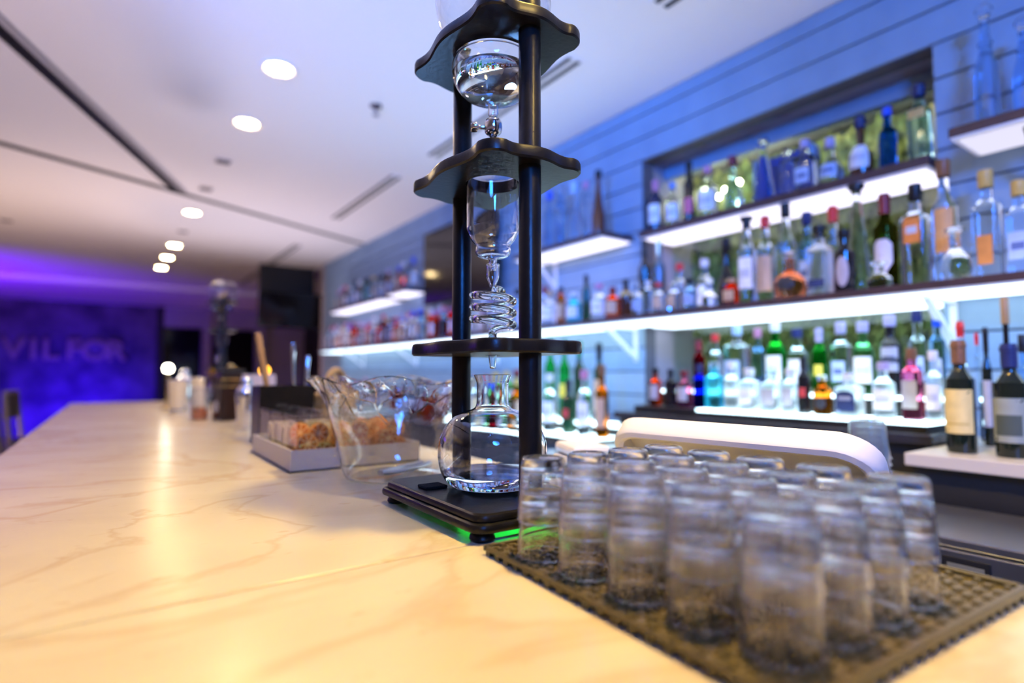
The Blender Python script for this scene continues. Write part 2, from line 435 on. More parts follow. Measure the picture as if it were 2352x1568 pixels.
def ceiling_channel(name, A, B, w, label):
    A = Vector((A[0], A[1], 0)); B = Vector((B[0], B[1], 0)); d = B - A; n = Vector((-d.y, d.x, 0)).normalized()
    e = tag(empty(name, (A.x, A.y, CZ)), label, 'ceiling channel')
    def bar(off, ww, z0, z1, m, nm):
        v = []
        for zz in (z0, z1):
            for p, s in ((Vector((0, 0, 0)), -1), (Vector((0, 0, 0)), 1), (d, 1), (d, -1)):
                q = p + n * (off + s * ww / 2); v.append((q.x, q.y, zz))
        mesh_obj(nm, v, [(3, 2, 1, 0), (4, 5, 6, 7), (0, 1, 5, 4), (1, 2, 6, 5), (2, 3, 7, 6), (3, 0, 4, 7)], m, e, False)
    bar(0, w, -.012, 0, M_blackmatte, 'channel')
    return e, bar
e, bar = ceiling_channel('ceiling_channel', (-1.35, 1.07), (0.40, 5.44), 0.075, 'wide black channel running diagonally across the ceiling')
bar(-0.055, 0.028, -.020, 0, principled('channel_flange', (0.42, 0.40, 0.42), 0.5), 'flange')
bar(-0.002, 0.02, -.016, -.0125, M_black, 'track')
ceiling_channel('ceiling_channel', (-3.1, 3.82), (0.36, 5.46), 0.05, 'thin black channel at the left meeting the wide ceiling channel')
ceiling_channel('ceiling_channel', (0.36, 5.47), (2.39, 6.46), 0.045, 'thin dark channel running from the junction to the boarded wall')

for x, y, lb in ((0.61, 4.49, 'small square ceiling speaker above the second downlight row'), (0.59, 5.25, 'small square ceiling speaker beside the black channel junction'),
                 (0.58, 6.99, 'small square ceiling speaker between the far downlights'), (-0.91, 7.5, 'small square ceiling speaker at the left frame edge')):
    e = tag(empty('ceiling_speaker', (x, y, CZ)), lb, 'speaker', 'square ceiling speakers')
    MB().box(-.06, .06, -.06, .06, -.008, 0, .003, 1).build('frame', M_trim, e)
    MB().box(-.045, .045, -.045, .045, -.010, -.0081).build('grille', principled('grille_grey', (0.12, 0.10, 0.11), 0.7), e, False)
e = tag(empty('fire_sprinkler', (1.19, 3.05, CZ)), 'small fire sprinkler head hanging from the ceiling', 'sprinkler')
MB().lathe([(0, 0), (.034, 0), (.034, -.006), (.012, -.010), (.010, -.03), (0, -.03)], 20).build('escutcheon', principled('sprinkler_dark', (0.10, 0.07, 0.07), 0.5), e)
MB().lathe([(0, -.030), (.006, -.03), (.006, -.052), (.020, -.054), (.020, -.057), (0, -.058)], 16).build('deflector', M_steel, e)

# ------------------------------------------------------------------ the bar
bar_t = tag(empty('bar_counter', (0.26, 1.8, FZ)), 'long bar counter with pale polished marble top', 'counter')
for (a, b) in ((-1.5, 0.612), (0.6135, 2.85), (2.8515, 5.05)):
    MB().box(-0.49, 0.49, a - 1.8, b - 1.8, -0.035 - FZ, -FZ, 0.004, 2).build('marble_slab', M_marble, bar_t)
MB().box(-0.30, 0.44, -3.2, 3.15, 0, -0.036 - FZ).build('bar_front', M_darkwood, bar_t, False)

dr = tag(empty('drain_board', (0.94, 0.80, -0.13)), 'steel drain shelf behind the bar under the payment screen', 'shelf')
MB().box(-0.175, 0.20, -0.36, 0.42, -.02, 0, .006).build('tray', M_steel, dr)
for sx in (-.16, .18):
    for sy in (-.33, .39):
        MB().tube([(sx, sy, -.02), (sx, sy, FZ + .13)], .016, 10).build('leg', M_steel, dr)

# back bar: coolers, ledge, counters, lit steps
def cooler(y0, y1, x1, label):
    e = tag(empty('bar_cooler', (1.39, (y0 + y1) / 2, FZ)), label, 'cooler', 'steel back bar coolers')
    h = (y1 - y0) / 2; T = -0.12 - FZ
    MB().box(0.012, x1 - 1.39, -h, h, 0.05, T - .02).build('body', M_steel, e, False)
    MB().box(0, x1 - 1.39, -h, h, T - .019, T, .004).build('worktop', M_steel, e)
    n = max(1, round(2 * h / 0.62))
    for k in range(n):
        a = -h + 2 * h * k / n + .006; b = -h + 2 * h * (k + 1) / n - .006
        d = MB().box(-.014, .011, a, b, 0.08, T - .10, .004).build('door', M_steel, e)
        MB().tube([(-.014, (a + b) / 2 - .06, T - .135), (-.034, (a + b) / 2 - .055, T - .135), (-.034, (a + b) / 2 + .055, T - .135), (-.014, (a + b) / 2 + .06, T - .135)], .006, 8).build('handle', M_chrome, d)
    MB().box(-.006, .011, -h + .006, h - .006, T - .096, T - .022, .003).build('control_panel', M_steel, e)
    return e, h, T
ck, h, T = cooler(-0.75, 0.64, 1.73, 'steel cooler with name plate below the wine ledge')
pl = MB().box(-.009, -.0061, 0.435, 0.515, T - .068, T - .034, .002).build('name_plate', M_blackmatte, ck)
MB().box(-.0104, -.0091, 0.445, 0.505, T - .056, T - .046).build('plate_strip', principled('plate_silver', (0.45, 0.45, 0.36), 0.4, 0.6), pl, False)
kb = MB().lathe([(0, 0), (.014, 0), (.013, .016), (0, .017)], 16).build('knob', M_chrome, ck); kb.rotation_euler = (0, -PI / 2, 0); kb.location = (-.006, 0.545, T - .047)
cooler(0.66, 1.94, 1.94, 'steel cooler below the glowing bottle step')

lg = tag(empty('ledge_cabinet', (1.73, -0.08, FZ)), 'dark cabinet with pale slab top carrying wine bottles', 'cabinet')
MB().box(0.03, 0.66, -0.72, 0.72, 0.0, -0.034 - FZ).build('body', M_blackmatte, lg, False)
MB().box(0.0, 0.66, -0.73, 0.73, -0.033 - FZ, -FZ, .003).build('slab', principled('pale_slab', (0.62, 0.56, 0.46), 0.35), lg)

bc = tag(empty('back_counter', (1.95, 1.29, FZ)), 'dark back counter under the lit niche', 'counter')
MB().box(0.03, 0.44, -0.62, 0.64, 0, -FZ).build('body', M_blackmatte, bc, False)
MB().box(0.0, 0.44, -0.63, 0.65, 0.0005 - FZ, 0.03 - FZ, .004).build('worktop', principled('dark_stone', (0.03, 0.03, 0.04), 0.25), bc)
bl = tag(empty('back_counter', (1.80, 4.98, FZ)), 'lower dark back counter running to the far wall end', 'counter')
MB().box(0.03, 0.59, -3.02, 3.0, 0, -.165 - FZ).build('body', M_blackmatte, bl, False)
MB().box(0.0, 0.59, -3.03, 3.0, -.164 - FZ, -.13 - FZ, .004).build('worktop', principled('dark_stone', (0.03, 0.03, 0.04), 0.25), bl)

def lit_step(x0, x1, y0, y1, z0, z1, label):
    e = tag(empty('lit_bottle_step', ((x0 + x1) / 2, (y0 + y1) / 2, z0)), label, 'light step')
    a = (x1 - x0) / 2; b = (y1 - y0) / 2
    MB().box(-a, a, -b, b, 0, z1 - z0 - .008).build('acrylic_body', M_blackmatte, e, False)
    MB().box(-a, a, -b, b, z1 - z0 - .0119, z1 - z0, .001, 1).build('acrylic_top', M_step, e, False)
lit_step(2.005, 2.165, 0.69, 1.515, 0.03, 0.062, 'glowing white step carrying bottles under the niche')
lit_step(2.18, 2.34, 0.69, 1.90, 0.03, 0.13, 'raised rear step with glowing top under the niche')
lit_step(1.85, 2.02, 1.99, 3.35, -0.13, -0.098, 'low glowing step carrying bottles left of the niche')
lit_step(2.04, 2.20, 1.99, 3.35, -0.13, -0.05, 'low rear step with glowing top left of the niche')

pb = tag(empty('plinth', (2.085, 1.69, 0.03)), 'low dark plinth carrying the red, black, pink and blue bottles', 'plinth')
MB().box(-.08, .08, -.17, .17, 0, .031, .002, 1).build('block', M_blackmatte, pb)
# shelves
M_shelf = principled('shelf_edge_wood', (0.05, 0.028, 0.035), 0.45, noise=((0.075, 0.04, 0.05), 12))
def shelf(name, x0, x1, y0, y1, z0, z1, label, led=None, brackets=(), bm=None, lx=None, strip=False):
    e = tag(empty(name, (x1, (y0 + y1) / 2, z0)), label, 'shelf', 'bottle shelves on the boarded wall')
    h = (y1 - y0) / 2
    MB().box(x0 - x1, 0, -h, h, 0.0, z1 - z0, .002, 1).build('board', M_shelf, e)
    MB().box(x0 - x1 + .004, -.001, -h + .004, h - .004, -.006, -.0005).build('white_underside', M_whitepaint, e, False)
    if led:
        a, b = lx or (x0 - x1 + .03, -.02)
        MB().box(a, b, -h + .02, h - .02, -.0115, -.0062).build('led_panel', led, e, False)
    if strip:
        MB().box(x0 - x1 + .03, -.02, -h + .02, h - .02, z1 - z0 + .0001, z1 - z0 + .0004).build('light_strip', M_led_soft, e, False)
    for y in brackets:
        yy = y - (y0 + y1) / 2; k = x0 - x1
        b = MB(); t = .011
        b.box(-.012, -.001, yy - t, yy + t, -.20, -.012)
        b.box(k + .05, -.0121, yy - t, yy + t, -.024, -.012)
        v = []
        for s in (-t, t): v += [(k + .06, yy + s, -.024), (k + .085, yy + s, -.024), (-.012, yy + s, -.165), (-.012, yy + s, -.19)]
        b.add(v, [(0, 1, 2, 3), (7, 6, 5, 4), (0, 4, 5, 1), (1, 5, 6, 2), (2, 6, 7, 3), (3, 7, 4, 0)])
        b.build('bracket', bm or M_whitepaint, e, False)
    return e
shelf('wall_shelf', 2.10, 2.399, -0.9, 7.2, 0.475, 0.5, 'long dark middle shelf with glowing underside', M_led, (-0.5, 0.73, 2.20, 3.6, 5.0, 6.4), strip=True)
shelf('niche_shelf', 2.401, 2.64, 0.78, 2.135, 0.475, 0.5, 'rear strip of the middle shelf inside the niche', M_led, strip=True)
shelf('niche_shelf', 2.36, 2.645, 0.775, 2.14, 0.955, 0.99, 'top shelf across the lit niche', M_led_soft)
shelf('wall_shelf', 2.15, 2.399, 2.21, 3.05, 0.955, 0.985, 'short upper shelf left of the niche', M_led_soft, (2.9,))
shelf('wall_shelf', 2.15, 2.399, -0.9, 0.65, 0.955, 0.985, 'upper shelf with black bracket right of the niche', M_led_dim, (0.47, -0.5), M_blackmatte)
shelf('wall_shelf', 2.15, 2.399, 4.78, 5.22, 0.965, 0.995, 'short upper shelf beside the wall television', M_led_soft)
shelf('wall_shelf', 2.15, 2.399, 5.32, 6.95, 0.945, 0.975, 'far upper shelf near the end of the boarded wall', M_led_soft)

# televisions
def television(loc, rz, w, h, label, tilt=0, mount=.10):
    e = tag(empty('television', loc, rz), label, 'television')
    e.rotation_euler = (tilt, 0, rz)
    MB().box(-w / 2, w / 2, 0, .045, 0, h, .006).build('case', M_blackmatte, e)
    MB().box(-w / 2 + .012, w / 2 - .012, -.002, -.0002, .014, h - .012).build('screen', M_screen, e, False)
    MB().box(-.15, .15, .046, mount, h * .35, h * .65).build('wall_mount', M_blackmatte, e, False)
television((2.28, 4.05, 0.82), -PI / 2, 1.18, 0.64, 'large dark television on the boarded wall behind the tower')
television((2.03, 8.30, 0.84), 0.0, 0.86, 0.50, 'dark television hanging at the far end of the boarded wall', 0.12, .152)
struct(boxo('trim_6', 1.66, 2.395, 8.45, 8.6, 1.05, CZ, M_blackmatte))
# ------------------------------------------------------------------ cold drip tower
def smooth_prof(p, n=4):
    """Catmull-Rom through the profile points"""
    out = []
    for i in range(len(p) - 1):
        a = p[max(i - 1, 0)]; b = p[i]; c = p[i + 1]; d = p[min(i + 2, len(p) - 1)]
        for k in range(n):
            t = k / n
            q = [0.5 * (2 * b[j] + (c[j] - a[j]) * t + (2 * a[j] - 5 * b[j] + 4 * c[j] - d[j]) * t * t + (3 * b[j] - a[j] - 3 * c[j] + d[j]) * t ** 3) for j in (0, 1)]
            out.append((max(q[0], 0.0), q[1]))
    out.append(p[-1]); return out
def inset_prof(p, t):
    out = []
    for i in range(len(p)):
        a = p[max(i - 1, 0)]; b = p[min(i + 1, len(p) - 1)]
        dx, dz = b[0] - a[0], b[1] - a[1]; l = math.hypot(dx, dz) or 1
        r = p[i][0] - dz / l * t; zz = p[i][1] + dx / l * t
        if p[i][0] <= 1e-6: r = 0.0
        out.append((max(r, 0.0), zz))
    return out
def vessel_prof(p, t):
    """closed double wall from an outer profile that starts on the axis (or a hole) and ends at the rim"""
    return p + inset_prof(p, t)[::-1]

def wavy_outline(p, q, R=0.030, A=0.0055, n=26):
    pts = []
    corners = [(p, q), (-p, q), (-p, -q), (p, -q)]
    for i in range(4):
        (x0, y0), (x1, y1) = corners[i], corners[(i + 1) % 4]
        L = math.hypot(x1 - x0, y1 - y0); dx, dy = (x1 - x0) / L, (y1 - y0) / L; nx, ny = dy, -dx
        a0 = math.atan2(ny, nx)
        for k in range(n):                     # the side
            t = R + (L - 2 * R) * k / (n - 1); s = (t / L) * 2 - 1
            w = A * cos(PI * s / 0.62) * max(0.0, 1 - abs(s / (1 - 2 * R / L)) ** 5)
            pts.append((x0 + dx * t + nx * w, y0 + dy * t + ny * w))
        cx, cyy = x1 - dx * R - nx * R, y1 - dy * R - ny * R
        for k in range(1, 8):                  # the rounded ear
            a = a0 + (PI / 2) * k / 8
            pts.append((cx + R * cos(a), cyy + R * sin(a)))
    return pts
def plate(o, hole, z0, z1, name, parent, mat, e=0.005):
    n = len(o)
    cx = [(hole * cos(math.atan2(y, x)), hole * sin(math.atan2(y, x))) for x, y in o]
    def ins(d):
        r = []
        for i in range(n):
            a, b = o[i - 1], o[(i + 1) % n]; tx, ty = b[0] - a[0], b[1] - a[1]; l = math.hypot(tx, ty)
            r.append((o[i][0] - ty / l * d, o[i][1] + tx / l * d))
        return r
    L = []
    L.append([(x, y, z0) for x, y in cx])
    L.append([(x, y, z0) for x, y in ins(e * 0.5)])
    L.append([(x, y, z0 + e * 0.5) for x, y in o])
    L.append([(x, y, z1 - e) for x, y in o])
    L.append([(x, y, z1 - e * .3) for x, y in ins(e * .3)])
    L.append([(x, y, z1) for x, y in ins(e)])
    L.append([(x, y, z1) for x, y in cx])
    return MB().loops(L, closed=True).build(name, mat, parent)

TX, TY = 0.490, 0.750
def make_tower():
    t = tag(empty('cold_drip_stand', (TX, TY, 0)), 'black wooden cold drip coffee stand in focus beside the tumblers', 'stand')
    def rrect(a, b, R, n=8):
        pts = []
        for (sx, sy, a0) in ((1, 1, 0), (-1, 1, PI / 2), (-1, -1, PI), (1, -1, 3 * PI / 2)):
            for k in range(n + 1):
                th = a0 + PI / 2 * k / n
                pts.append((sx * (a - R) + R * cos(th), sy * (b - R) + R * sin(th)))
        return pts
    def tier(levels, name):
        m = MB(); L = [[(x, y, zz) for x, y in rrect(.124 - d, .156 - d, .022)] for d, zz in levels]
        m.loops(L); m.cap(L[0][::-1]); m.cap(L[-1]); return m.build(name, M_black, t)
    tier([(.004, .0125), (.001, .0140), (0, .0165), (0, .0205), (.0015, .0235), (.005, .0248)], 'base_lower_tier')
    tier([(.008, .0248), (.0065, .0265), (.0065, .0305), (.008, .0335), (.012, .0350)], 'base_upper_tier')
    for sx in (-1, 1):
        for sy in (-1, 1):
            MB().lathe([(0, 0), (.015, 0), (.017, .003), (.016, .007), (.010, .0124), (0, .0124)], 24, cx=sx * .100, cy=sy * .130).build('foot', M_black, t)
    for sy in (-1, 1):
        MB().lathe([(0, .035), (.0163, .035), (.0163, .760), (.014, .764), (0, .765)], 36, cy=sy * .098).build('post', M_black, t)
        MB().lathe(smooth_prof([(0, .764), (.006, .765), (.006, .769), (.012, .776), (.012, .784), (0, .791)]), 24, cy=sy * .098).build('finial', M_brass, t)
    o = wavy_outline(.090, .127)
    plate(o, .0125, .2385, .2580, 'shelf_plate', t, M_black)
    plate(o, .0440, .5110, .5300, 'shelf_plate', t, M_black)
    plate(o, .0620, .7160, .7350, 'shelf_plate', t, M_black)
    MB().box(-.098, -.062, .030, .062, .0351, .039, .0012, 1).build('hook_strip', principled('fuzzy_black', (0.01, 0.01, 0.01), 0.95, bump=1.0, bscale=400), t)
    return t

def make_globe():
    g = tag(empty('water_globe', (TX, TY, .575)), 'round clear glass water vessel with tap in the tower top', 'glass vessel')
    B = .575
    p = smooth_prof([(.0055, .622), (.0085, .626), (.0085, .640), (.0125, .646), (.030, .650), (.050, .660), (.0625, .678), (.0672, .698), (.0655, .710), (.0600, .7155), (.0596, .7365), (.0650, .7372), (.0675, .741), (.0780, .752), (.0890, .778), (.0940, .808), (.0880, .840), (.0680, .866), (.0450, .876), (.0440, .884)], 5)
    p = [(r, zz - B) for r, zz in p]
    MB().lathe(vessel_prof(p, .0017), 56, closed=True).build('bowl', M_glass, g)
    q = inset_prof(p, .00145); q = [a for a in q if .648 - B < a[1] < .691 - B]
    MB().lathe([(0, q[0][1])] + q + [(0, q[-1][1])], 56).build('water', M_water, g)
    st = MB().lathe(smooth_prof([(0, .0), (.003, .001), (.0042, .012), (.0065, .018), (.0065, .046), (.0052, .0455), (.0035, .020)], 3), 20).build('drip_nozzle', M_glass, g)
    ta = MB().lathe(smooth_prof([(.0066, .0165), (.0115, .019), (.0142, .025), (.0142, .036), (.0115, .042), (.0066, .044)], 3), 24).build('tap_body', M_chrome, g)
    k = MB().lathe(smooth_prof([(0, 0), (.007, 0), (.0085, .004), (.0085, .010), (.004, .013), (.0035, .022), (.0035, .026)], 3), 20)
    ko = k.build('tap_key', M_chrome, g); ko.rotation_euler = (0, PI / 2, 0.12 + PI - math.radians(35.1) + PI); ko.location = (-.036 * cos(math.radians(35.1)), .036 * sin(math.radians(35.1)), .031)
    return g

def make_chamber():
    c = tag(empty('coffee_chamber', (TX, TY, .345)), 'clear glass cylinder hanging in the middle of the tower', 'glass vessel')
    B = .345
    p = smooth_prof([(.0045, .372), (.0058, .376), (.0062, .386), (.0090, .392), (.0220, .3945), (.0275, .400), (.0280, .408), (.0275, .413), (.0350, .422), (.0412, .436), (.0420, .450), (.0420, .525), (.0424, .5305), (.0465, .5312), (.0470, .535), (.0455, .540)], 4)
    p = [(r, zz - B) for r, zz in p]
    MB().lathe(vessel_prof(p, .0016), 48, closed=True).build('cylinder', M_glass, c)
    return c

def make_coil():
    s = tag(empty('spiral_tube', (TX, TY, .2175)), 'coiled clear glass tube between the tower plates', 'glass tube')
    B = .2175
    pts = []
    for k in range(7):                                   # from the joint out to the first turn
        t = k / 6; pts.append((.0315 * (t ** 1.4) * cos(-1.0 + 1.6 * t), .0315 * (t ** 1.4) * sin(-1.0 + 1.6 * t), .3445 - .006 * t - B))
    a0 = 0.6; turns = 2.9
    N = 120
    for k in range(1, N + 1):
        t = k / N; a = a0 + 2 * PI * turns * t
        pts.append((.0318 * cos(a), .0318 * sin(a), .3385 - .054 * t - B))
    a1 = a0 + 2 * PI * turns
    for k in range(1, 9):
        t = k / 8; rr = .0318 * (1 - t); pts.append((rr * cos(a1 + .5 * t), rr * sin(a1 + .5 * t), .2845 - .010 * t * t - B))
    for zz in (.270, .262): pts.append((0, 0, zz - B))
    MB().tube(pts, .0066, 16).build('coil', M_glass, s)
    p = smooth_prof([(.0052, .346), (.0056, .350), (.0100, .362), (.0102, .378), (.0115, .381), (.0112, .3825)], 3)
    MB().lathe(vessel_prof([(r, zz - B) for r, zz in p], .0014), 28, closed=True).build('socket', M_glass, s)
    p = smooth_prof([(.0030, .218), (.0046, .2185), (.0066, .234), (.0072, .250), (.0062, .262), (.0060, .2655)], 3)
    MB().lathe(vessel_prof([(r, zz - B) for r, zz in p], .0014), 28, closed=True).build('drip_tip', M_glass, s)
    return s

def make_flask():
    f = tag(empty('receiving_flask', (TX, TY, .0352)), 'round bellied clear glass flask on the tower base', 'flask')
    p = smooth_prof([(0, .002), (.030, .0012), (.052, 0), (.068, .006), (.0795, .022), (.0850, .048), (.0815, .076), (.0680, .100), (.0480, .1135), (.0320, .1190), (.0262, .1245), (.0250, .135), (.0250, .1565), (.0262, .1635), (.0298, .1720)], 5)
    MB().lathe(vessel_prof(p, .0018), 72, closed=False).build('glass', M_glass, f)
    q = [a for a in inset_prof(p, .0015) if a[1] < .0235]
    MB().lathe(q + [(0, q[-1][1])], 72).build('water', M_water, f)
    return f
tower = [make_tower(), make_globe(), make_chamber(), make_coil(), make_flask()]
# green indicator lamp under the base
M_green = emitter('green_led', (0.02, 1.0, 0.08), 14.0)
gl = tag(empty('green_puck_light', (0.50, 0.73, 0)), 'flat green light glowing under the black tower base', 'lamp')
MB().lathe([(0, 0), (.076, 0), (.078, .002), (.076, .004), (.073, .0042)], 28).build('housing', M_blackmatte, gl)
MB().lathe([(.073, .0042), (.070, .0065), (0, .007)], 28).build('lens', M_green, gl)

# a second drip tower at the far end of the bar
FT = ['black cold drip coffee stand far down the bar', 'round glass water vessel of the far drip tower', 'glass cylinder of the far drip tower', 'coiled glass tube of the far drip tower', 'glass flask of the far drip tower']
for o, lb in zip(tower, FT):
    c = copy_tree(o); c['label'] = lb
    c.location = (0.645, 4.58, o.location.z)

# ------------------------------------------------------------------ rubber bar mat and stacked tumblers
mat_t = tag(empty('bar_mat', (0.530, 0.369, 0), math.radians(-3)), 'black rubber bar mat with nubs under the stacked tumblers', 'mat')
HX, HY = .177, .188
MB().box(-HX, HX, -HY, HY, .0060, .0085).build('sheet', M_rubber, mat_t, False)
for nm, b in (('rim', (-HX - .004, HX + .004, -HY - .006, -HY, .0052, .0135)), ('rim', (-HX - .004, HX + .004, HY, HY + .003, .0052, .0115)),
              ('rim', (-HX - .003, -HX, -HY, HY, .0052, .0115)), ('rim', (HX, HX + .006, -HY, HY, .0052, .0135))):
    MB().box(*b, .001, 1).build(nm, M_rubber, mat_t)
nb = MB(); N = 31
for i in range(N):
    for j in range(N + 1):
        x = -HX + .006 + (2 * HX - .012) * i / (N - 1); y = -HY + .006 + (2 * HY - .012) * j / N
        s0, s1, h = .0036, .0026, .0118
        if (i + j) % 2: h = .0100
        v = [(x - s0, y - s0, .0086), (x + s0, y - s0, .0086), (x + s0, y + s0, .0086), (x - s0, y + s0, .0086),
             (x - s1, y - s1, h), (x + s1, y - s1, h), (x + s1, y + s1, h), (x - s1, y + s1, h)]
        nb.add(v, [(4, 5, 6, 7), (0, 1, 5, 4), (1, 2, 6, 5), (2, 3, 7, 6), (3, 0, 4, 7)])
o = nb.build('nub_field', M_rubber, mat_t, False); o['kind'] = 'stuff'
ft = MB()
for i in range(20):
    y = -HY + .004 + (2 * HY - .008) * i / 19; x = -HX + .004 + (2 * HX - .008) * i / 19
    for (cx_, cy_) in ((-HX + .001, y), (HX + .002, y), (x, -HY - .002), (x, HY)):
        ft.box(cx_ - .003, cx_ + .003, cy_ - .004, cy_ + .004, 0, .0058)
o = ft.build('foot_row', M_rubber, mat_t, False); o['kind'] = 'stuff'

M_tumbler = thin_glass('tumbler_glass', (0.99, 0.99, 0.985), 0.04, 2.2, 0.07)
M_tbase = half_glass('tumbler_clear_glass', (1, 1, 1), 0.0, 1.46, 0.17)
def make_tumbler():
    t = empty('tumbler', (0, 0, 0))
    prof = smooth_prof([(.0264, .0040), (.0265, .0012), (.0277, .0), (.0290, .0012), (.0290, .0040), (.0280, .020), (.0261, .045), (.0246, .064), (.0236, .0715), (.0218, .0736), (.0192, .0740), (.017, .0726), (0, .0712)], 3)
    inn = smooth_prof([(0, .0600), (.013, .0596), (.0200, .0580), (.0222, .0540), (.0238, .045), (.0257, .020), (.0264, .0040)], 3)
    MB().lathe([(r, zz * .93) for r, zz in prof + inn], 40).build('glass', M_tbase, t)
    return t
ORD = ['first', 'second', 'third', 'fourth', 'fifth']
proto = None
ca, sa = cos(math.radians(-3)), sin(math.radians(-3))
for i in range(5):                       # along the mat, from the tower towards the camera
    for j in range(4):                   # across the mat, from the customer side
        if i == 0 and j == 3: pass
        lx = random.uniform(-.0010, .0010); ly = random.uniform(-.002, .002)
        x = .394 + .0610 * j + .0012 * i + lx; y = .497 - .0665 * i - .003 * j + ly
        n = 2
        for k in range(n):
            if proto is None: proto = make_tumbler(); t = proto
            else: t = copy_tree(proto)
            t.location = (x, y, .0120 + k * .0373)
            tag(t, f"{'upper' if k else 'lower'} upturned tumbler, {ORD[i]} stack from the tower, {ORD[j]} from the mat's left edge", 'tumbler', 'stacked tumblers on the bar mat')

# ------------------------------------------------------------------ glass bowl behind the tower
def bowl_wob(a, r, zz):
    t = max(0.0, min(1.0, (zz - .05) / .145))
    a0 = math.radians(150); da = (a - a0 + PI) % (2 * PI) - PI
    lob = cos(6 * da + PI)
    r2 = r + t * t * .007 * lob + t ** 4 * .034 * math.exp(-(da / .20) ** 2)
    z2 = zz + t ** 2 * .008 * lob + t ** 4 * .010 * math.exp(-(da / .20) ** 2)
    return r2, z2
M_bowl = glass('embossed_glass', (0.985, 0.985, 0.98), 0.0, 1.46)
nt = M_bowl.node_tree; gb = [n for n in nt.nodes if n.type == 'BSDF_GLASS'][0]
tc = nt.nodes.new('ShaderNodeTexCoord'); vo = nt.nodes.new('ShaderNodeTexVoronoi'); vo.inputs['Scale'].default_value = 26
sx = nt.nodes.new('ShaderNodeSeparateXYZ'); mr = nt.nodes.new('ShaderNodeMapRange'); mr.inputs['From Min'].default_value = .10; mr.inputs['From Max'].default_value = .17
bp = nt.nodes.new('ShaderNodeBump'); bp.inputs['Distance'].default_value = .006
L = nt.links.new
L(tc.outputs['Object'], vo.inputs['Vector']); L(tc.outputs['Object'], sx.inputs[0]); L(sx.outputs['Z'], mr.inputs['Value']); L(mr.outputs[0], bp.inputs['Strength'])
L(vo.outputs['Distance'], bp.inputs['Height']); L(bp.outputs['Normal'], gb.inputs['Normal'])
bo = MB().lathe(vessel_prof(smooth_prof([(0, .004), (.070, .002), (.100, 0), (.110, .008), (.118, .035), (.128, .080), (.140, .130), (.152, .170), (.166, .196)], 4), .0034), 96, wob=bowl_wob).build('serving_bowl', M_bowl, None, True, (0.492, 1.110, 0))
tag(bo, 'clear glass bowl with scalloped rim and embossed flowers behind the tower', 'bowl')
tg = tag(empty('serving_tongs', (0.50, 1.09, .010), 0.5), 'steel tongs lying in the glass bowl', 'tongs')
for s in (-1, 1):
    MB().tube([(-.08, s * .003, .009), (-.03, s * .012, .007), (.03, s * .016, .006), (.07, s * .010, .006)], [.005, .005, .0045, .007], 8).build('arm', M_steel, tg)

# ------------------------------------------------------------------ garnish tray with canisters
tr = tag(empty('garnish_tray', (0.465, 1.460, 0)), 'pale grey tray holding glass canisters behind the bowl', 'tray')
M_tray = principled('tray_grey', (0.62, 0.58, 0.58), 0.5)
MB().box(-.150, .150, -.200, .200, 0, .004).build('floor_panel', M_tray, tr, False)
for b in ((-.150, -.145, -.2, .2), (.145, .150, -.2, .2), (-.145, .145, -.2, -.195), (-.145, .145, .195, .2)):
    MB().box(*b, .0041, .046).build('side_panel', M_tray, tr, False)
MB().box(-.151, .151, -.201, .201, -.0, .003).build('base_edge', M_blackmatte, tr, False)
M_jar = thin_glass('canister_glass', (0.98, 0.985, 0.985), 0.02, 0.6)
def make_jar(label):
    j = tag(empty('glass_canister'), label, 'canister', 'square canisters in the garnish tray')
    a, b, h = .0425, .0575, .105
    m = MB()
    for (x0, x1, y0, y1) in ((-a, -a + .002, -b, b), (a - .002, a, -b, b), (-a + .002, a - .002, -b, -b + .002), (-a + .002, a - .002, b - .002, b)):
        m.box(x0, x1, y0, y1, 0, h)
    m.box(-a + .002, a - .002, -b + .002, b - .002, 0, .003)
    m.build('box', M_jar, j, False)
    l = MB().box(-a - .001, a + .001, -b - .001, b + .001, h + .0002, h + .010, .002, 1).build('lid', M_jar, j)
    MB().lathe([(0, h + .0102), (.012, h + .0102), (.014, h + .016), (.008, h + .022), (0, h + .023)], 16).build('lid_knob', M_jar, l)
    return j
M_rind = principled('orange_rind', (0.75, 0.30, 0.03), 0.5)
M_flesh = principled('orange_flesh', (0.80, 0.26, 0.02), 0.45, noise=((0.45, 0.10, 0.01), 90), bump=0.4, bscale=160)
M_pith = principled('orange_pith', (0.90, 0.62, 0.30), 0.6)
def make_slice():
    s = empty('orange_slice')
    MB().lathe([(.021, -.0018), (.0235, -.0012), (.0235, .0012), (.021, .0018)], 28, closed=True).build('rind', M_rind, s)
    MB().lathe([(0, -.0012), (.0212, -.0012), (.0212, .0012), (0, .0012)], 28).build('pith', M_pith, s)
    for k in range(8):
        a0 = 2 * PI * k / 8 + .05; a1 = 2 * PI * (k + 1) / 8 - .05
        v = []
        for zz in (-.0019, .0019):
            for r, a in ((.003, (a0 + a1) / 2), (.019, a0), (.0205, (a0 + a1) / 2), (.019, a1)):
                v.append((r * cos(a), r * sin(a), zz))
        mesh_obj('segment', v, [(3, 2, 1, 0), (4, 5, 6, 7), (0, 1, 5, 4), (1, 2, 6, 5), (2, 3, 7, 6), (3, 0, 4, 7)], M_flesh, s, False)
    return s
def make_wafer():
    return MB().box(-.0025, .0025, -.012, .012, 0, .075, .001, 1).build('cream_wafer', principled('cream_wafer', (0.95, 0.78, 0.50), 0.6), None)
slice0 = None; wafer0 = None
RN = ['front', 'middle', 'rear']; CN = ['left', 'centre', 'right']
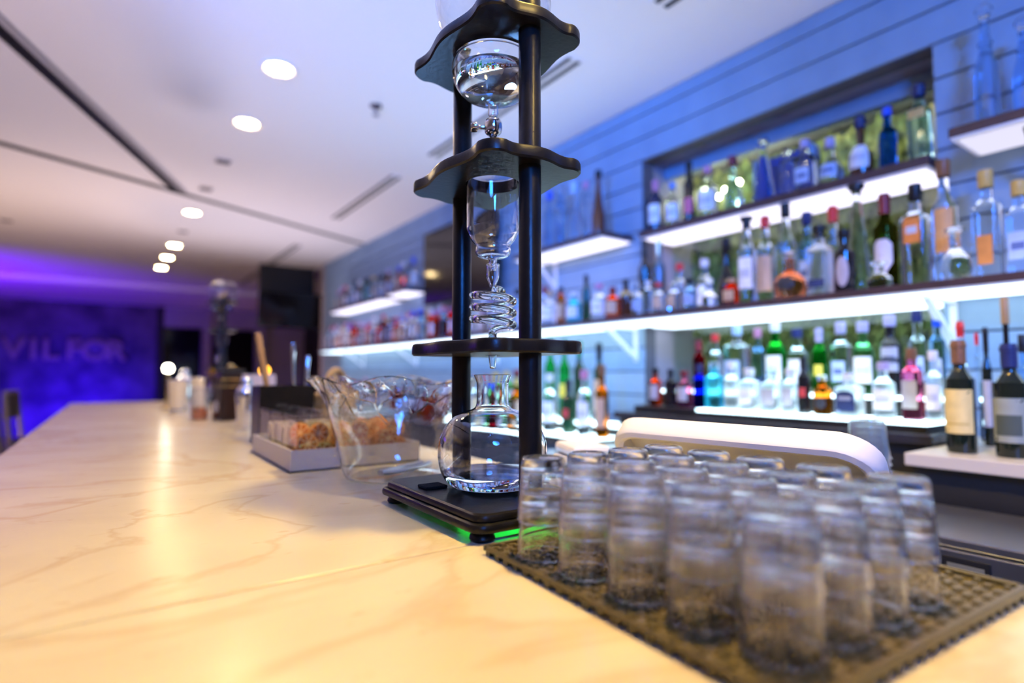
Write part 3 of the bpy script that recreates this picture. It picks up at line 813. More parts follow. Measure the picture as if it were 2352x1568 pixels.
for i in range(3):
    for j in range(3):
        x =   .465 - .093 + .093 * j; y = 1.460 - .126 + .126 * i
        orange = i == 0 or j == 2
        J = make_jar(f"{RN[i]} {CN[j]} glass canister of {'orange slices' if orange else 'cream wafers'} in the grey tray")
        J.location = (x, y, .0043)
        if orange and i < 2:
            for k in range(9):
                if slice0 is None: slice0 = make_slice(); s = slice0
                else: s = copy_tree(slice0)
                s.location = (x - .016 + .032 * (k % 2) + random.uniform(-.003, .003), y - .046 + .0105 * k, .0043 + .032 + .018 * ((k // 2) % 2) + (.020 if k % 3 == 0 else 0))
                s.rotation_euler = (PI / 2 + random.uniform(-.25, .25), random.uniform(0, 3), random.uniform(-.2, .2))
                tag(s, f'dried orange slices packed in the {RN[i]} {CN[j]} canister', 'orange slice', f'orange slices in the {RN[i]} {CN[j]} canister')
        elif not orange:
            for k in range(10):
                if wafer0 is None: wafer0 = make_wafer(); s = wafer0
                else: s = wafer0.copy(); C.objects.link(s)
                s.location = (x - .030 + .0066 * k, y - .02 + .040 * (k % 2) + random.uniform(-.004, .004), .0075)
                s.rotation_euler = (random.uniform(-.05, .05), random.uniform(-.04, .04), random.uniform(-.2, .2))
                tag(s, f'cream wafers standing in the {RN[i]} {CN[j]} canister', 'wafer', f'wafers in the {RN[i]} {CN[j]} canister')

# ------------------------------------------------------------------ payment screen seen from behind, printer, cup stack
P0 = Vector((0.735, 0.740, 0.130)); U = Vector((0.085, -0.405, -0.004)); V = Vector((0.185, 0.045, -0.205))
pos = tag(empty('payment_screen', (0.90, 0.62, -0.1285)), 'white payment terminal seen from behind, past the tumblers', 'payment terminal')
org = Vector((0.90, 0.62, -0.1285))
u = U.normalized(); v = (V - u * V.dot(u)).normalized(); n = u.cross(v).normalized()
if n.x > 0: n = -n                     # n: out of the back of the screen, to the customer side and down
LU, LV = U.length, V.length
def rr(a0, b0, a1, b1, R, d, k=8):
    pts = []
    for (cx_, cy_, t0) in ((a1 - R, b1 - R, 0), (a0 + R, b1 - R, PI / 2), (a0 + R, b0 + R, PI), (a1 - R, b0 + R, 1.5 * PI)):
        for q in range(k + 1):
            t = t0 + PI / 2 * q / k
            p = P0 + u * (cx_ + R * cos(t)) + v * (cy_ + R * sin(t)) + n * d - org
            pts.append(p[:])
    return pts
m = MB(); w_ = .018; dp = .030
loops = [rr(w_, w_, LU - w_, LV - w_, .040, -.004), rr(w_, w_, LU - w_, LV - w_, .040, dp - .004), rr(w_ * .6, w_ * .6, LU - w_ * .6, LV - w_ * .6, .048, dp),
         rr(.003, .003, LU - .003, LV - .003, .054, dp - .003), rr(0, 0, LU, LV, .056, dp - .009), rr(0, 0, LU, LV, .056, -.006), rr(.004, .004, LU - .004, LV - .004, .054, -.010)]
m.loops(loops); m.build('housing', M_white, pos)
mm = MB(); mm.cap(loops[0]); mm.build('back_panel', M_white, pos, False)
mm = MB(); mm.cap(rr(.004, .004, LU - .004, LV - .004, .054, -.0102)[::-1]); mm.build('screen', M_screen, pos, False)
c = P0 + u * LU * .5 + v * LV * .62 - org
MB().tube([(c.x, c.y, c.z), (c.x + .02, c.y, c.z - .05), (0.03, 0, .018)], [.022, .024, .03], 16).build('stem', M_white, pos)
MB().lathe([(0, .0005), (.085, .0005), (.085, .008), (.06, .016), (0, .018)], 36, cx=.03).build('foot', M_white, pos)

pr = tag(empty('receipt_printer', (0.835, 0.93, -0.13), -0.35), 'small white receipt printer left of the payment terminal', 'printer')
MB().box(-.045, .05, -.065, .065, 0, .165, .012).build('body', M_white, pr)
MB().box(-.04, .045, -.06, .06, .1655, .190, .010).build('lid', M_white, pr)
MB().box(-.047, -.0451, -.045, .045, .10, .104).build('paper_slot', M_blackmatte, pr, False)

cs = tag(empty('cup_stack', (1.50, 0.64, -0.12)), 'stack of clear plastic cups on the steel cooler', 'cup stack')
M_cup = thin_glass('plastic_cup', (0.86, 0.90, 0.92), 0.12, 1.6, 0.10)
cup = None
for k in range(9):
    if cup is None:
        cup = MB().lathe([(0, .090), (.036, .090), (.037, .086), (.046, .003), (.049, .002), (.049, 0), (.0455, .001), (.036, .085), (0, .087)], 32).build('cup', M_cup, cs); q = cup
    else:
        q = cup.copy(); C.objects.link(q); q.parent = cs
    q.location = (0, 0, .0005 + k * .016)

# x, y, z, height, radius, shape, glass, cap, paper label, description
BOTTLES = [
 (2.460,2.103,0.990,0.297,0.0400,'bord','navy','pink','white',"navy bottle with white label at the left end of the lit niche's top shelf"),
 (2.460,1.983,0.990,0.251,0.0362,'liq','clear','blue','white','clear bottle with bright white label, second from left on niche top shelf'),
 (2.460,1.876,0.990,0.334,0.0295,'bord','black','black','pink','black bottle with small pink label on niche top shelf'),
 (2.460,1.762,0.990,0.274,0.0461,'liq','clear','pink','white','clear bottle with pink capsule and pale label on niche top shelf'),
 (2.460,1.619,0.990,0.281,0.0436,'decan','blueclear','darkred',None,'pale blue decanter with dark red stopper on niche top shelf'),
 (2.460,1.458,0.990,0.309,0.0519,'cone','clear','clearcap',None,'large sparkling cut glass decanter in front of the blue box'),
 (2.460,1.343,0.990,0.223,0.0340,'slim','clear','clearcap',None,'slim clear bottle standing right beside the cut glass decanter'),
 (2.460,1.263,0.990,0.242,0.0393,'sq','clear','lilac','bluelab','square clear bottle with lilac cap and pale blue label'),
 (2.460,1.157,0.990,0.213,0.0465,'squat','clear','lilac','bluelab','squat clear bottle with lilac cap and blue footed label'),
 (2.460,1.038,0.990,0.263,0.0436,'squat','brown','navy','white','round brown cognac bottle with white oval label and navy neck'),
 (2.460,0.939,0.990,0.261,0.0298,'liq','blue','bluecap',None,'bright blue bottle with blue cap on niche top shelf'),
 (2.460,0.829,0.990,0.307,0.0372,'sq','blueclear','navy','gold','tall pale bottle with gold shoulder band, rightmost on niche top shelf'),
 (2.370,2.109,0.500,0.438,0.0323,'bord','black','black',None,'tall dark bottle in the left corner of the niche, middle shelf'),
 (2.370,2.005,0.500,0.427,0.0290,'bord','blueclear','clearcap',None,'tall pale bottle beside the dark one in the niche corner'),
 (2.160,2.678,0.500,0.209,0.0394,'liq','clear','tan','white','clear bottle with tan cap beside the black tower post, middle shelf'),
 (2.160,2.571,0.500,0.217,0.0281,'slim','amber','black','tan','slim amber bottle with black cap left of the cyan bottle'),
 (2.160,2.455,0.500,0.172,0.0422,'liq','cyan','white','white','small cyan bottle with white shoulders on the middle shelf'),
 (2.160,2.351,0.500,0.259,0.0241,'bord','green','black',None,'slim dark green bottle right of the small cyan bottle'),
 (2.160,2.248,0.500,0.196,0.0421,'liq','clear','pink','white','clear bottle with long pink capsule on the middle shelf'),
 (2.160,2.146,0.500,0.164,0.0385,'liq','orange','darkred','tan','orange bottle with dark red cap on the middle shelf'),
 (2.160,2.051,0.500,0.193,0.0297,'bord','brown','black','gold','brown bottle with gold label right of the orange bottle'),
 (2.160,1.974,0.500,0.161,0.0289,'liq','clear','clearcap','bluelab',"clear bottle with pale blue label below the niche's left edge"),
 (2.160,1.903,0.500,0.165,0.0251,'slim','clear','white',None,"slim clear bottle with white cap below the niche's left edge"),
 (2.160,1.837,0.500,0.147,0.0276,'liq','clear','red','tan','clear bottle with red cap and tan label, middle shelf'),
 (2.160,1.743,0.500,0.135,0.0296,'sq','clear','clearcap','tan','square clear bottle with large tan portrait label, middle shelf'),
 (2.160,1.654,0.500,0.144,0.0305,'liq','blueclear','black','bluelab','pale blue bottle with black cap beside the portrait bottle'),
 (2.370,1.877,0.500,0.271,0.0363,'liq','clear','red',None,'clear bottle with red cap standing behind the portrait bottle'),
 (2.370,1.725,0.500,0.268,0.0363,'liq','clear','white','white','clear bottle with white label behind the front row, niche middle shelf'),
 (2.160,1.551,0.500,0.130,0.0328,'squat','clear','clearcap',None,'small squat clear bottle left of the red orange bottle'),
 (2.160,1.436,0.500,0.114,0.0340,'sq','redorange','tan','tan','short red orange bottle with tan label at the shelf front'),
 (2.370,1.604,0.500,0.349,0.0423,'decan','black','black',None,'black glass decanter behind the red orange bottle'),
 (2.160,1.363,0.500,0.365,0.0343,'liq','clear','blackflat','white','clear bottle with dark neck and flat black stopper, middle shelf'),
 (2.260,1.340,0.500,0.378,0.0371,'liq','clear','red','tan','clear bottle with long bright red capsule, middle shelf'),
 (2.370,1.310,0.500,0.445,0.0388,'liq','clear','black',None,'tall clear bottle with thin black stopper behind the rose bottle'),
 (2.160,1.183,0.500,0.186,0.0581,'squat','rose','clearcap','blackround','wide squat bottle of rose amber liquid with dark round label'),
 (2.370,1.219,0.500,0.385,0.0355,'liq','blueclear','navy','bluelab','pale blue bottle with navy cap behind the frosted bottle'),
 (2.160,1.065,0.500,0.261,0.0401,'sq','frost','blackflat','navylow','frosted white square bottle with dark strip label and flat black cap'),
 (2.370,1.113,0.500,0.385,0.0350,'decan','clear','red',None,'clear decanter with dark red stopper behind the black bottle'),
 (2.160,0.979,0.500,0.230,0.0353,'liq','black','black','greyleaf','matte black bottle with grey leaf shaped label, middle shelf'),
 (2.260,0.974,0.500,0.415,0.0456,'cone','clear','blackflat',None,'tall clear conical bottle with flat black stopper'),
 (2.160,0.867,0.500,0.097,0.0379,'squat','clear','clearcap',None,'low squat clear bottle in front of the olive bottle'),
 (2.260,0.882,0.500,0.355,0.0365,'bord','olive','darkred','whitehex','olive bottle with dark red neck and pale shield label'),
 (2.260,0.786,0.500,0.364,0.0428,'sq','clear','black','orangelab','clear bottle with orange emblem label and black cap, middle shelf'),
 (2.260,0.702,0.500,0.424,0.0345,'liq','clear','browncap','amberlab','clear bottle with brown stopper and amber label past the niche edge'),
 (2.160,0.647,0.500,0.172,0.0399,'decan','clear','clearcap',None,'squat clear decanter at the shelf front right of the niche'),
 (2.260,0.591,0.500,0.355,0.0372,'sq','clear','goldcap','orangeneck','square clear bottle with gold cap and orange neck band'),
 (2.260,0.512,0.500,0.300,0.0321,'sq','clear','goldcap','bluelab','square clear bottle cut by the right edge of the frame'),
 (2.080,1.794,0.062,0.172,0.0275,'liq','redorange','black','greylab','red orange bottle at the left end of the glowing step'),
 (2.080,1.706,0.062,0.166,0.0266,'bord','black','black',None,'black bottle between the red orange and pink bottles'),
 (2.080,1.629,0.062,0.158,0.0332,'liq','pinkg','darkred','greylab','pink bottle with grey label on the glowing step'),
 (2.080,1.550,0.062,0.188,0.0250,'bord','deepblue','navy',None,'deep blue bottle beside the cyan frosted bottle'),
 (2.080,1.476,0.062,0.194,0.0345,'sq','cyanf','clearcap',None,'cyan frosted bottle on the glowing step'),
 (2.080,1.394,0.062,0.193,0.0299,'liq','frost','white',None,'tall frosted white bottle right of the cyan one'),
 (2.080,1.316,0.062,0.167,0.0367,'sq','frost','white','white','broad frosted bottle with white label on the glowing step'),
 (2.080,1.223,0.062,0.160,0.0350,'sq','frost','clearcap','greylab','frosted bottle with grey label left of the slim black bottle'),
 (2.080,1.150,0.062,0.166,0.0263,'sq','frost','white','greylab','narrow frosted bottle touching the slim black bottle'),
 (2.080,1.098,0.062,0.207,0.0213,'bord','black','black','redsmall','slim black bottle with small red label on the glowing step'),
 (2.080,1.031,0.062,0.140,0.0286,'liq','amber','clearcap','blackround','amber bottle with dark round label on the glowing step'),
 (2.080,0.939,0.062,0.147,0.0411,'sq','frost','white','navyarch','large frosted bottle with arched navy label'),
 (2.080,0.833,0.062,0.184,0.0323,'liq','frost','lilac','white','frosted bottle with lilac cap right of the arched label bottle'),
 (2.080,0.751,0.062,0.227,0.0271,'sq','pinkg','browncap','greylab','rose pink bottle with brown cap on the glowing step'),
 (2.080,0.693,0.062,0.217,0.0226,'liq','frost','white','white','frosted bottle at the right end of the glowing step'),
 (2.260,1.685,0.130,0.234,0.0272,'bord','redg','darkred',None,'dark red bottle in the back row under the middle shelf'),
 (2.260,1.596,0.130,0.258,0.0299,'liq','clear','red','bluelab','clear bottle with red cap in the back row under the middle shelf'),
 (2.260,1.484,0.130,0.294,0.0499,'sq','clear','bluelight','bluelab','large square clear bottle with blue label in the back row'),
 (2.260,1.385,0.130,0.270,0.0255,'liq','blueclear','pink','navylow','pale bottle with pink cap left of the bright green bottle'),
 (2.260,1.306,0.130,0.292,0.0377,'liq','brightgreen','white','white','bright green bottle in the back row'),
 (2.260,1.215,0.130,0.259,0.0360,'liq','clear','navy','white','clear bottle with navy cap and white label in the back row'),
 (2.260,1.128,0.130,0.255,0.0254,'bord','brightgreen','lilac','yellowsmall','green bottle with lilac cap behind the slim black bottle'),
 (2.260,1.046,0.130,0.273,0.0313,'sq','clear','lilac','bluelab','clear square bottle with lilac cap in the back row'),
 (2.260,0.969,0.130,0.268,0.0340,'liq','greenclear','lilac','white','pale green bottle with lilac cap in the back row'),
 (2.260,0.879,0.130,0.286,0.0334,'liq','black','lilac','blackbands','black bottle with two grey band labels in the back row'),
 (2.260,0.795,0.130,0.297,0.0266,'liq','clear','navy','bluelab','clear bottle with long navy cap in the back row'),
 (2.260,0.738,0.130,0.280,0.0209,'sq','blueclear','bluecap','bluelab','pale blue bottle with blue cap beside the shelf bracket'),
 (1.930,2.395,-0.098,0.306,0.0396,'liq','clear','white','white','clear bottle beside the tower post on the low glowing step'),
 (1.930,2.242,-0.098,0.274,0.0334,'bord','green','black','redsmall','dark bottle with red strip on the low glowing step'),
 (1.930,2.119,-0.098,0.323,0.0364,'liq','clear','pink','white','clear bottle with pink cap on the low glowing step'),
 (1.930,1.995,-0.098,0.348,0.0308,'liq','amber','browncap','tan','amber bottle at the right end of the low glowing step'),
 (2.120,2.622,-0.050,0.469,0.0332,'bord','brightgreen','green',None,'green bottle nearest the tower post in the green row'),
 (2.120,2.495,-0.050,0.452,0.0321,'bord','brightgreen','green','yellowsmall','green bottle with yellow label in the green row'),
 (2.120,2.369,-0.050,0.436,0.0310,'bord','green','green',None,'dark green bottle in the green row'),
 (2.120,2.210,-0.050,0.420,0.0296,'bord','green','black','tan','dark green bottle with tan label at the right end of the green row'),
 (1.860,0.561,0.000,0.298,0.0328,'bord','winegreen','browncap','cream','wine bottle with broad yellow label on the ledge at right'),
 (1.860,0.456,0.000,0.284,0.0346,'bord','winegreen','navy','greylabg','wine bottle with grey green label at the right frame edge'),
 (2.080,0.561,0.000,0.343,0.0117,'bord','winegreen','blackcap','greylab','wine bottle with grey label between the two front wine bottles'),
 (2.080,0.621,0.000,0.365,0.0183,'liq','clear','red','greylab','bottle with bright red cap behind the yellow label wine'),
 (2.080,0.582,0.000,0.328,0.0078,'slim','clear','red',None,'clear bottle with flat red lid behind the wine bottles'),
 (2.080,0.514,0.000,0.427,0.0161,'decan','black','cork','greylab','dark decanter with tall cork behind the wine bottles'),
 (2.080,0.480,0.000,0.318,0.0146,'sq','blueclear','black','redsmall','pale bottle with red label behind the rightmost wine bottle'),
 (2.270,2.811,0.985,0.392,0.0362,'liq','blueclear','bluecap',None,'pale blue bottle beside the post on the short upper shelf'),
 (2.270,2.698,0.985,0.385,0.0352,'slim','blueclear','clearcap',None,'slim pale blue bottle on the short upper shelf'),
 (2.270,2.574,0.985,0.384,0.0446,'decan','frost','bluelight',None,'tall frosted white decanter on the short upper shelf'),
 (2.270,2.465,0.985,0.359,0.0280,'slim','clear','pink',None,'slim clear bottle with pink cap on the short upper shelf'),
 (2.270,2.361,0.985,0.396,0.0372,'hock','brownred','black',None,'tall slender brown bottle at the end of the short upper shelf'),
 (2.270,0.578,0.985,0.417,0.0332,'hock2','icy','clearcap',None,'tall clear glass decanter with ball stopper on upper right shelf'),
 (2.270,0.485,0.985,0.324,0.0308,'hock2','icy','clearcap',None,'clear glass decanter cut by the right frame edge on upper shelf'),
]
# ------------------------------------------------------------------ things further down the bar
def at_bar(name, label, cat, x, y, rz=0.0, z=0.0, group=None): return tag(empty(name, (x, y, z), rz), label, cat, group)
def shaker(x, y, h, r, label):
    e = at_bar('cocktail_shaker', label, 'shaker', x, y, 0, 0, 'steel shakers on the bar')
    MB().lathe(smooth_prof([(0, 0), (r * .78, 0), (r * .80, .004), (r * .95, h * .55), (r, h * .60)], 3), 32).build('tin', M_chrome, e)
    MB().lathe(smooth_prof([(r, h * .60), (r * 1.01, h * .63), (r * .95, h * .74), (r * .58, h * .84), (r * .55, h * .88)], 3), 32).build('shoulder', M_chrome, e)
    MB().lathe(smooth_prof([(r * .56, h * .88), (r * .56, h * .93), (r * .42, h * .99), (0, h)], 3), 24).build('cap', M_chrome, e)
def tin(x, y, h, r, label):
    e = at_bar('mixing_tin', label, 'mixing tin', x, y, 0, 0, 'steel mixing tins on the bar')
    MB().lathe([(0, 0), (r * .72, 0), (r * .74, .004), (r * .97, h - .006), (r * 1.02, h - .003), (r * 1.0, h), (r * .94, h - .003), (r * .70, .006), (0, .006)], 32).build('body', M_chrome, e)
    MB().lathe([(r * .745, .004), (r * .75, .012), (r * .775, .014), (r * .765, .004)], 32).build('base_band', M_steel, e)
shaker(0.424, 2.37, .195, .038, 'tall polished cocktail shaker left of the canister tray')
tin(0.300, 3.62, .175, .045, 'steel mixing tin nearest the marble edge far down the bar')
tin(0.410, 3.70, .185, .045, 'steel mixing tin behind the amber mixing glass')
shaker(0.355, 3.85, .235, .042, 'polished cocktail shaker standing behind the far mixing tins')
# amber mixing glass
e = at_bar('mixing_glass', 'mixing glass of amber liquid beside the dark canister', 'mixing glass', 0.335, 2.95)
p = smooth_prof([(0, .001), (.030, 0), (.036, .004), (.038, .02), (.042, .135), (.043, .14)], 3)
MB().lathe(vessel_prof(p, .0025), 32).build('glass', M_tumbler, e)
q = [a for a in inset_prof(p, .003) if a[1] < .085]
MB().lathe(q + [(0, q[-1][1])], 28).build('amber_liquid', glass('amber_drink', (0.9, 0.42, 0.08), 0, 1.33), e)
# dark canister with gold bands
e = at_bar('coffee_canister', 'dark square canister with two gold bands in front of far tower', 'canister', 0.445, 2.86, 0.15)
MB().box(-.058, .058, -.058, .058, 0, .205, .006).build('body', principled('dark_brown_lacquer', (0.030, 0.014, 0.010), 0.3), e)
for zz in (.148, .178): MB().box(-.0592, .0592, -.0592, .0592, zz, zz + .008, .001, 1).build('gold_band', M_brass, e)
MB().box(-.05, .05, -.05, .05, .2052, .228, .006).build('lid', M_blackmatte, e)
MB().lathe([(0, .2282), (.014, .2282), (.018, .240), (.010, .252), (0, .254)], 18).build('lid_knob', M_brass, e)
MB().lathe([(.012, 0), (.026, .001), (.026, .0025), (.012, .0025)], 24, closed=True).build('round_emblem', M_white, e).matrix_local = Matrix.Translation((-.058, 0, .06)) @ Matrix.Rotation(-PI / 2, 4, 'Y')
# menu card in a stand
e = at_bar('menu_card', 'pale menu card in a low stand behind the canister tray', 'menu card', 0.545, 2.75, 0.45)
MB().box(-.085, .085, -.002, .002, .012, .205).build('card', principled('card_paper', (0.72, 0.58, 0.56), 0.6), e, False)
MB().box(-.07, .07, -.018, .018, 0, .0118, .002, 1).build('stand', M_blackmatte, e)
# black caddy with tools
e = at_bar('bar_caddy', 'black bar caddy of tools just behind the canister tray', 'caddy', 0.440, 1.87, 0.0)
MB().box(-.080, .080, -.060, .060, 0, .006).build('floor_panel', M_blackmatte, e, False)
for b in ((-.080, -.075, -.06, .06), (.075, .080, -.06, .06), (-.075, .075, -.06, -.055), (-.075, .075, .055, .06), (-.003, .003, -.055, .055)):
    MB().box(*b, .0061, .172).build('side_panel', M_black, e, False)
def stick(name, label, cat, a, b, r, mat, r2=None):
    a = Vector(a); b = Vector(b)
    o = MB().tube([(0, 0, 0), tuple((b - a) * .5), tuple((b - a) * .96), tuple(b - a)], [r, r, r2 or r * 1.25, (r2 or r) * .7], 12).build(name, mat, None, True, tuple(a))
    return tag(o, label, cat)
stick('muddler', 'long pale wooden muddler leaning out of the black caddy', 'muddler', (0.420, 1.86, .008), (0.362, 1.87, .335), .008, M_wood, .011)
stick('bar_spoon', 'slim steel bar spoon standing in the black caddy', 'bar spoon', (0.475, 1.86, .008), (0.462, 1.85, .305), .004, M_chrome, .007)
stick('bar_spoon', 'short steel bar spoon at the right side of the caddy', 'bar spoon', (0.505, 1.88, .008), (0.520, 1.89, .268), .004, M_chrome, .008)
# wicker handled basket
e = at_bar('wicker_basket', 'small round wicker basket with arched handle behind the bowl', 'basket', 0.615, 1.90, 0.8)
M_wick = principled('wicker', (0.50, 0.34, 0.16), 0.6, noise=((0.30, 0.19, 0.08), 60), bump=0.5, bscale=120)
for k in range(9):
    r = .052 + .0022 * k
    MB().tube([(r * cos(2 * PI * i / 20), r * sin(2 * PI * i / 20), .008 + .016 * k) for i in range(21)], .0085, 8, False).build('woven_ring', M_wick, e)
MB().lathe([(0, 0), (.05, 0), (.05, .005), (0, .005)], 20).build('floor_disc', M_wick, e)
MB().tube([(.072 * cos(PI * i / 14), 0, .135 + .085 * sin(PI * i / 14)) for i in range(15)], .012, 10).build('handle', M_wick, e)
# small candle lamp and bottle far along the bar
e = at_bar('table_lamp', 'small glowing globe lamp among the far mixing tins', 'lamp', 0.275, 3.95)
MB().lathe([(0, 0), (.032, 0), (.030, .008), (.008, .016), (.007, .215), (0, .216)], 20).build('stand', M_brass, e)
MB().lathe(smooth_prof([(.006, .216), (.020, .222), (.025, .240), (.018, .257), (0, .263)], 3), 20).build('globe', emitter('lamp_globe', (1.0, 0.93, 0.75), 14.0), e)
# amber lamps near the far doors
M_ambl = emitter('amber_lamp', (1.0, 0.42, 0.03), 6.0)
for x, y, lb in ((2.16, 13.8, 'amber globe lamp on a thin pole before the far doors, left one'), (2.76, 13.4, 'amber globe lamp on a thin pole before the far doors, right one')):
    e = tag(empty('amber_lamp', (x, y, FZ)), lb, 'lamp', 'amber lamps at the far doors')
    MB().lathe([(0, 0), (.12, 0), (.12, .02), (.012, .03), (.012, 1.26), (0, 1.27)], 20).build('pole', M_blackmatte, e)
    MB().lathe(smooth_prof([(.012, 1.262), (.06, 1.28), (.085, 1.34), (.06, 1.40), (0, 1.42)], 3), 20).build('globe', M_ambl, e)

# ------------------------------------------------------------------ bar stools along the customer side
M_stool = principled('stool_leather', (0.025, 0.022, 0.03), 0.4)
M_sframe = principled('stool_frame', (0.22, 0.18, 0.17), 0.35, 0.6)
def make_stool():
    s = empty('bar_stool')
    S = 0.76
    MB().box(-.20, .20, -.20, .20, S - .06, S, .025, 3).build('seat', M_stool, s)
    for sx in (-.17, .17):
        for sy in (-.17, .17):
            MB().tube([(sx * 1.15, sy * 1.15, 0), (sx, sy, S - .061)], .014, 8).build('leg', M_sframe, s)
    for sy in (-.18, .18):
        MB().tube([(-.19, sy, S - .05), (-.23, sy, S + .30), (-.235, sy, S + .36)], .015, 8).build('back_post', M_sframe, s)
    MB().box(-.25, -.215, -.165, .165, S + .16, S + .36, .012, 2).build('backrest', M_stool, s)
    MB().tube([(-.235, -.195, S + .372), (-.235, .195, S + .372)], .011, 8).build('top_rail', M_sframe, s)
    for (a, b) in (((-.185, -.185), (.185, -.185)), ((.185, -.185), (.185, .185)), ((.185, .185), (-.185, .185)), ((-.185, .185), (-.185, -.185))):
        MB().tube([(a[0], a[1], .28), (b[0], b[1], .28)], .009, 8).build('foot_rail', M_sframe, s)
    return s
st0 = make_stool()
for i, (x, y, a, lb) in enumerate(((-0.435, 4.75, 0.0, 'dark bar stool with low back at the left frame edge'), (-0.43, 5.40, 0.12, 'second dark bar stool beyond the left marble edge'), (-0.45, 4.10, 0.05, 'nearest dark bar stool, mostly left of the frame'), (-0.42, 6.05, -0.1, 'farthest dark bar stool past the end of the bar'))):
    s = st0 if i == 0 else copy_tree(st0)
    s.location = (x, y, FZ); s.rotation_euler = (0, 0, a); tag(s, lb, 'bar stool', 'bar stools on the customer side')

# ------------------------------------------------------------------ bottles
GL = {'clear': ((.93, .97, 1), .03), 'blueclear': ((.66, .84, 1), .03), 'blue': ((.10, .32, 1), .05), 'deepblue': ((.03, .08, .85), .05), 'cyan': ((.25, .85, .95), .1), 'cyanf': ((.35, .88, .95), .30),
      'frost': ((.96, .98, 1), .38), 'amber': ((.85, .42, .10), .03), 'orange': ((.95, .32, .04), .04), 'redorange': ((.95, .22, .05), .05), 'rose': ((.90, .50, .32), .05), 'pinkg': ((.95, .42, .58), .06),
      'redg': ((.55, .03, .08), .04), 'brightgreen': ((.16, .80, .28), .05), 'greenclear': ((.62, .92, .72), .04), 'olive': ((.30, .30, .06), .05), 'icy': ((.72, .86, 1), .16)}
OP = {'black': (.010, .010, .012), 'navy': (.012, .018, .06), 'brown': (.06, .02, .008), 'brownred': (.12, .03, .012), 'green': (.012, .05, .02), 'winegreen': (.010, .016, .010)}
CP = {'pink': (.62, .25, .40), 'blue': (.15, .3, .7), 'black': (.01, .01, .012), 'blackcap': (.01, .01, .012), 'blackflat': (.01, .01, .012), 'darkred': (.22, .02, .03), 'clearcap': None, 'lilac': (.48, .42, .66), 'navy': (.02, .03, .13),
      'bluecap': (.02, .10, .75), 'bluelight': (.45, .62, .85), 'white': (.8, .8, .82), 'red': (.70, .03, .03), 'tan': (.52, .34, .2), 'browncap': (.24, .11, .05), 'goldcap': (.62, .42, .12), 'green': (.02, .2, .07), 'cork': (.42, .26, .12)}
LB = {'white': ((.82, .83, .86), 'rect', (.16, .52), .95), 'pink': ((.70, .16, .25), 'rect', (.16, .40), .8), 'bluelab': ((.42, .55, .80), 'rect', (.18, .46), .8), 'gold': ((.62, .42, .14), 'rect', (.56, .68), 1.5),
      'tan': ((.58, .40, .26), 'rect', (.14, .54), .85), 'greylab': ((.46, .46, .50), 'rect', (.16, .55), .8), 'blackround': ((.03, .03, .04), 'round', (.16, .44), .62), 'navylow': ((.03, .05, .16), 'rect', (.10, .22), .9),
      'greyleaf': ((.44, .40, .46), 'leaf', (.08, .56), .62), 'whitehex': ((.70, .66, .72), 'hex', (.18, .52), .85), 'orangelab': ((.72, .24, .05), 'rect', (.42, .68), .55), 'amberlab': ((.62, .34, .14), 'rect', (.25, .60), .8),
      'orangeneck': ((.66, .26, .06), 'rect', (.14, .40), .5), 'redsmall': ((.55, .05, .05), 'rect', (.30, .46), .5), 'navyarch': ((.02, .035, .12), 'arch', (.12, .60), .8), 'yellowsmall': ((.80, .66, .08), 'rect', (.28, .44), .6),
      'blackbands': ((.34, .36, .46), 'bands', (.30, .60), .85), 'cream': ((.80, .62, .24), 'rect', (.17, .56), 1.15), 'greylabg': ((.30, .33, .28), 'rect', (.13, .52), 1.15)}
def gmat(k):
    if k in GL: c, r = GL[k]; return glass('bottle_' + k, c, r, 1.38)
    return principled('bottle_' + k, OP[k], 0.10, coat=0.3)
def cmat(k):
    if CP[k] is None: return glass('glass_stopper', (.92, .96, 1), .03, 1.45)
    return principled('cap_' + k, CP[k], 0.4)
def body_prof(st, r, h):
    n = min(.0150, r * .42)
    if st == 'bord': return [(0, .002), (r * .9, 0), (r, .006), (r, h * .60), (r * .93, h * .65), (r * .62, h * .71), (n, h * .77), (n, h * .96)], 2.0, .78, n
    if st == 'liq': return [(0, .002), (r * .92, 0), (r, .006), (r, h * .58), (r * .92, h * .63), (r * .55, h * .69), (n, h * .74), (n, h * .88)], 2.0, .86, n
    if st == 'sq': return [(0, .002), (r * .90, 0), (r * .94, .006), (r * .94, h * .62), (r * .88, h * .67), (n * 1.1, h * .73), (n, h * .76), (n, h * .88)], 5.0, .84, n
    if st == 'squat': return [(0, .002), (r * .7, 0), (r * .92, h * .05), (r, h * .22), (r * .95, h * .38), (r * .62, h * .50), (n * 1.1, h * .57), (n, h * .64), (n, h * .84)], 2.0, .80, n
    if st == 'cone': return [(0, .002), (r * .95, 0), (r, h * .03), (r * .92, h * .14), (r * .55, h * .56), (n * 1.1, h * .80), (n * .95, h * .86), (n * 1.25, h * .92)], 2.0, .92, n
    if st == 'decan': return [(0, .002), (r * .75, 0), (r * .96, h * .08), (r, h * .24), (r * .86, h * .42), (r * .45, h * .56), (n, h * .62), (n, h * .80), (n * 1.3, h * .82)], 2.0, .82, n
    if st == 'slim': return [(0, .002), (r * .9, 0), (r * .95, .006), (r * .95, h * .70), (r * .8, h * .76), (n, h * .82), (n, h * .9)], 2.0, .88, n
    if st == 'hock': return [(0, .002), (r * .9, 0), (r, .006), (r, h * .30), (r * .86, h * .40), (r * .50, h * .60), (n * .8, h * .80), (n * .7, h * .96)], 2.0, .90, n
    return [(0, .002), (r * .85, 0), (r * .95, .01), (r * .98, h * .25), (r * .85, h * .48), (r * .55, h * .60), (r * .50, h * .66), (r * .60, h * .68), (r * .42, h * .72), (r * .34, h * .82), (r * .40, h * .84)], 2.0, .84, r * .4
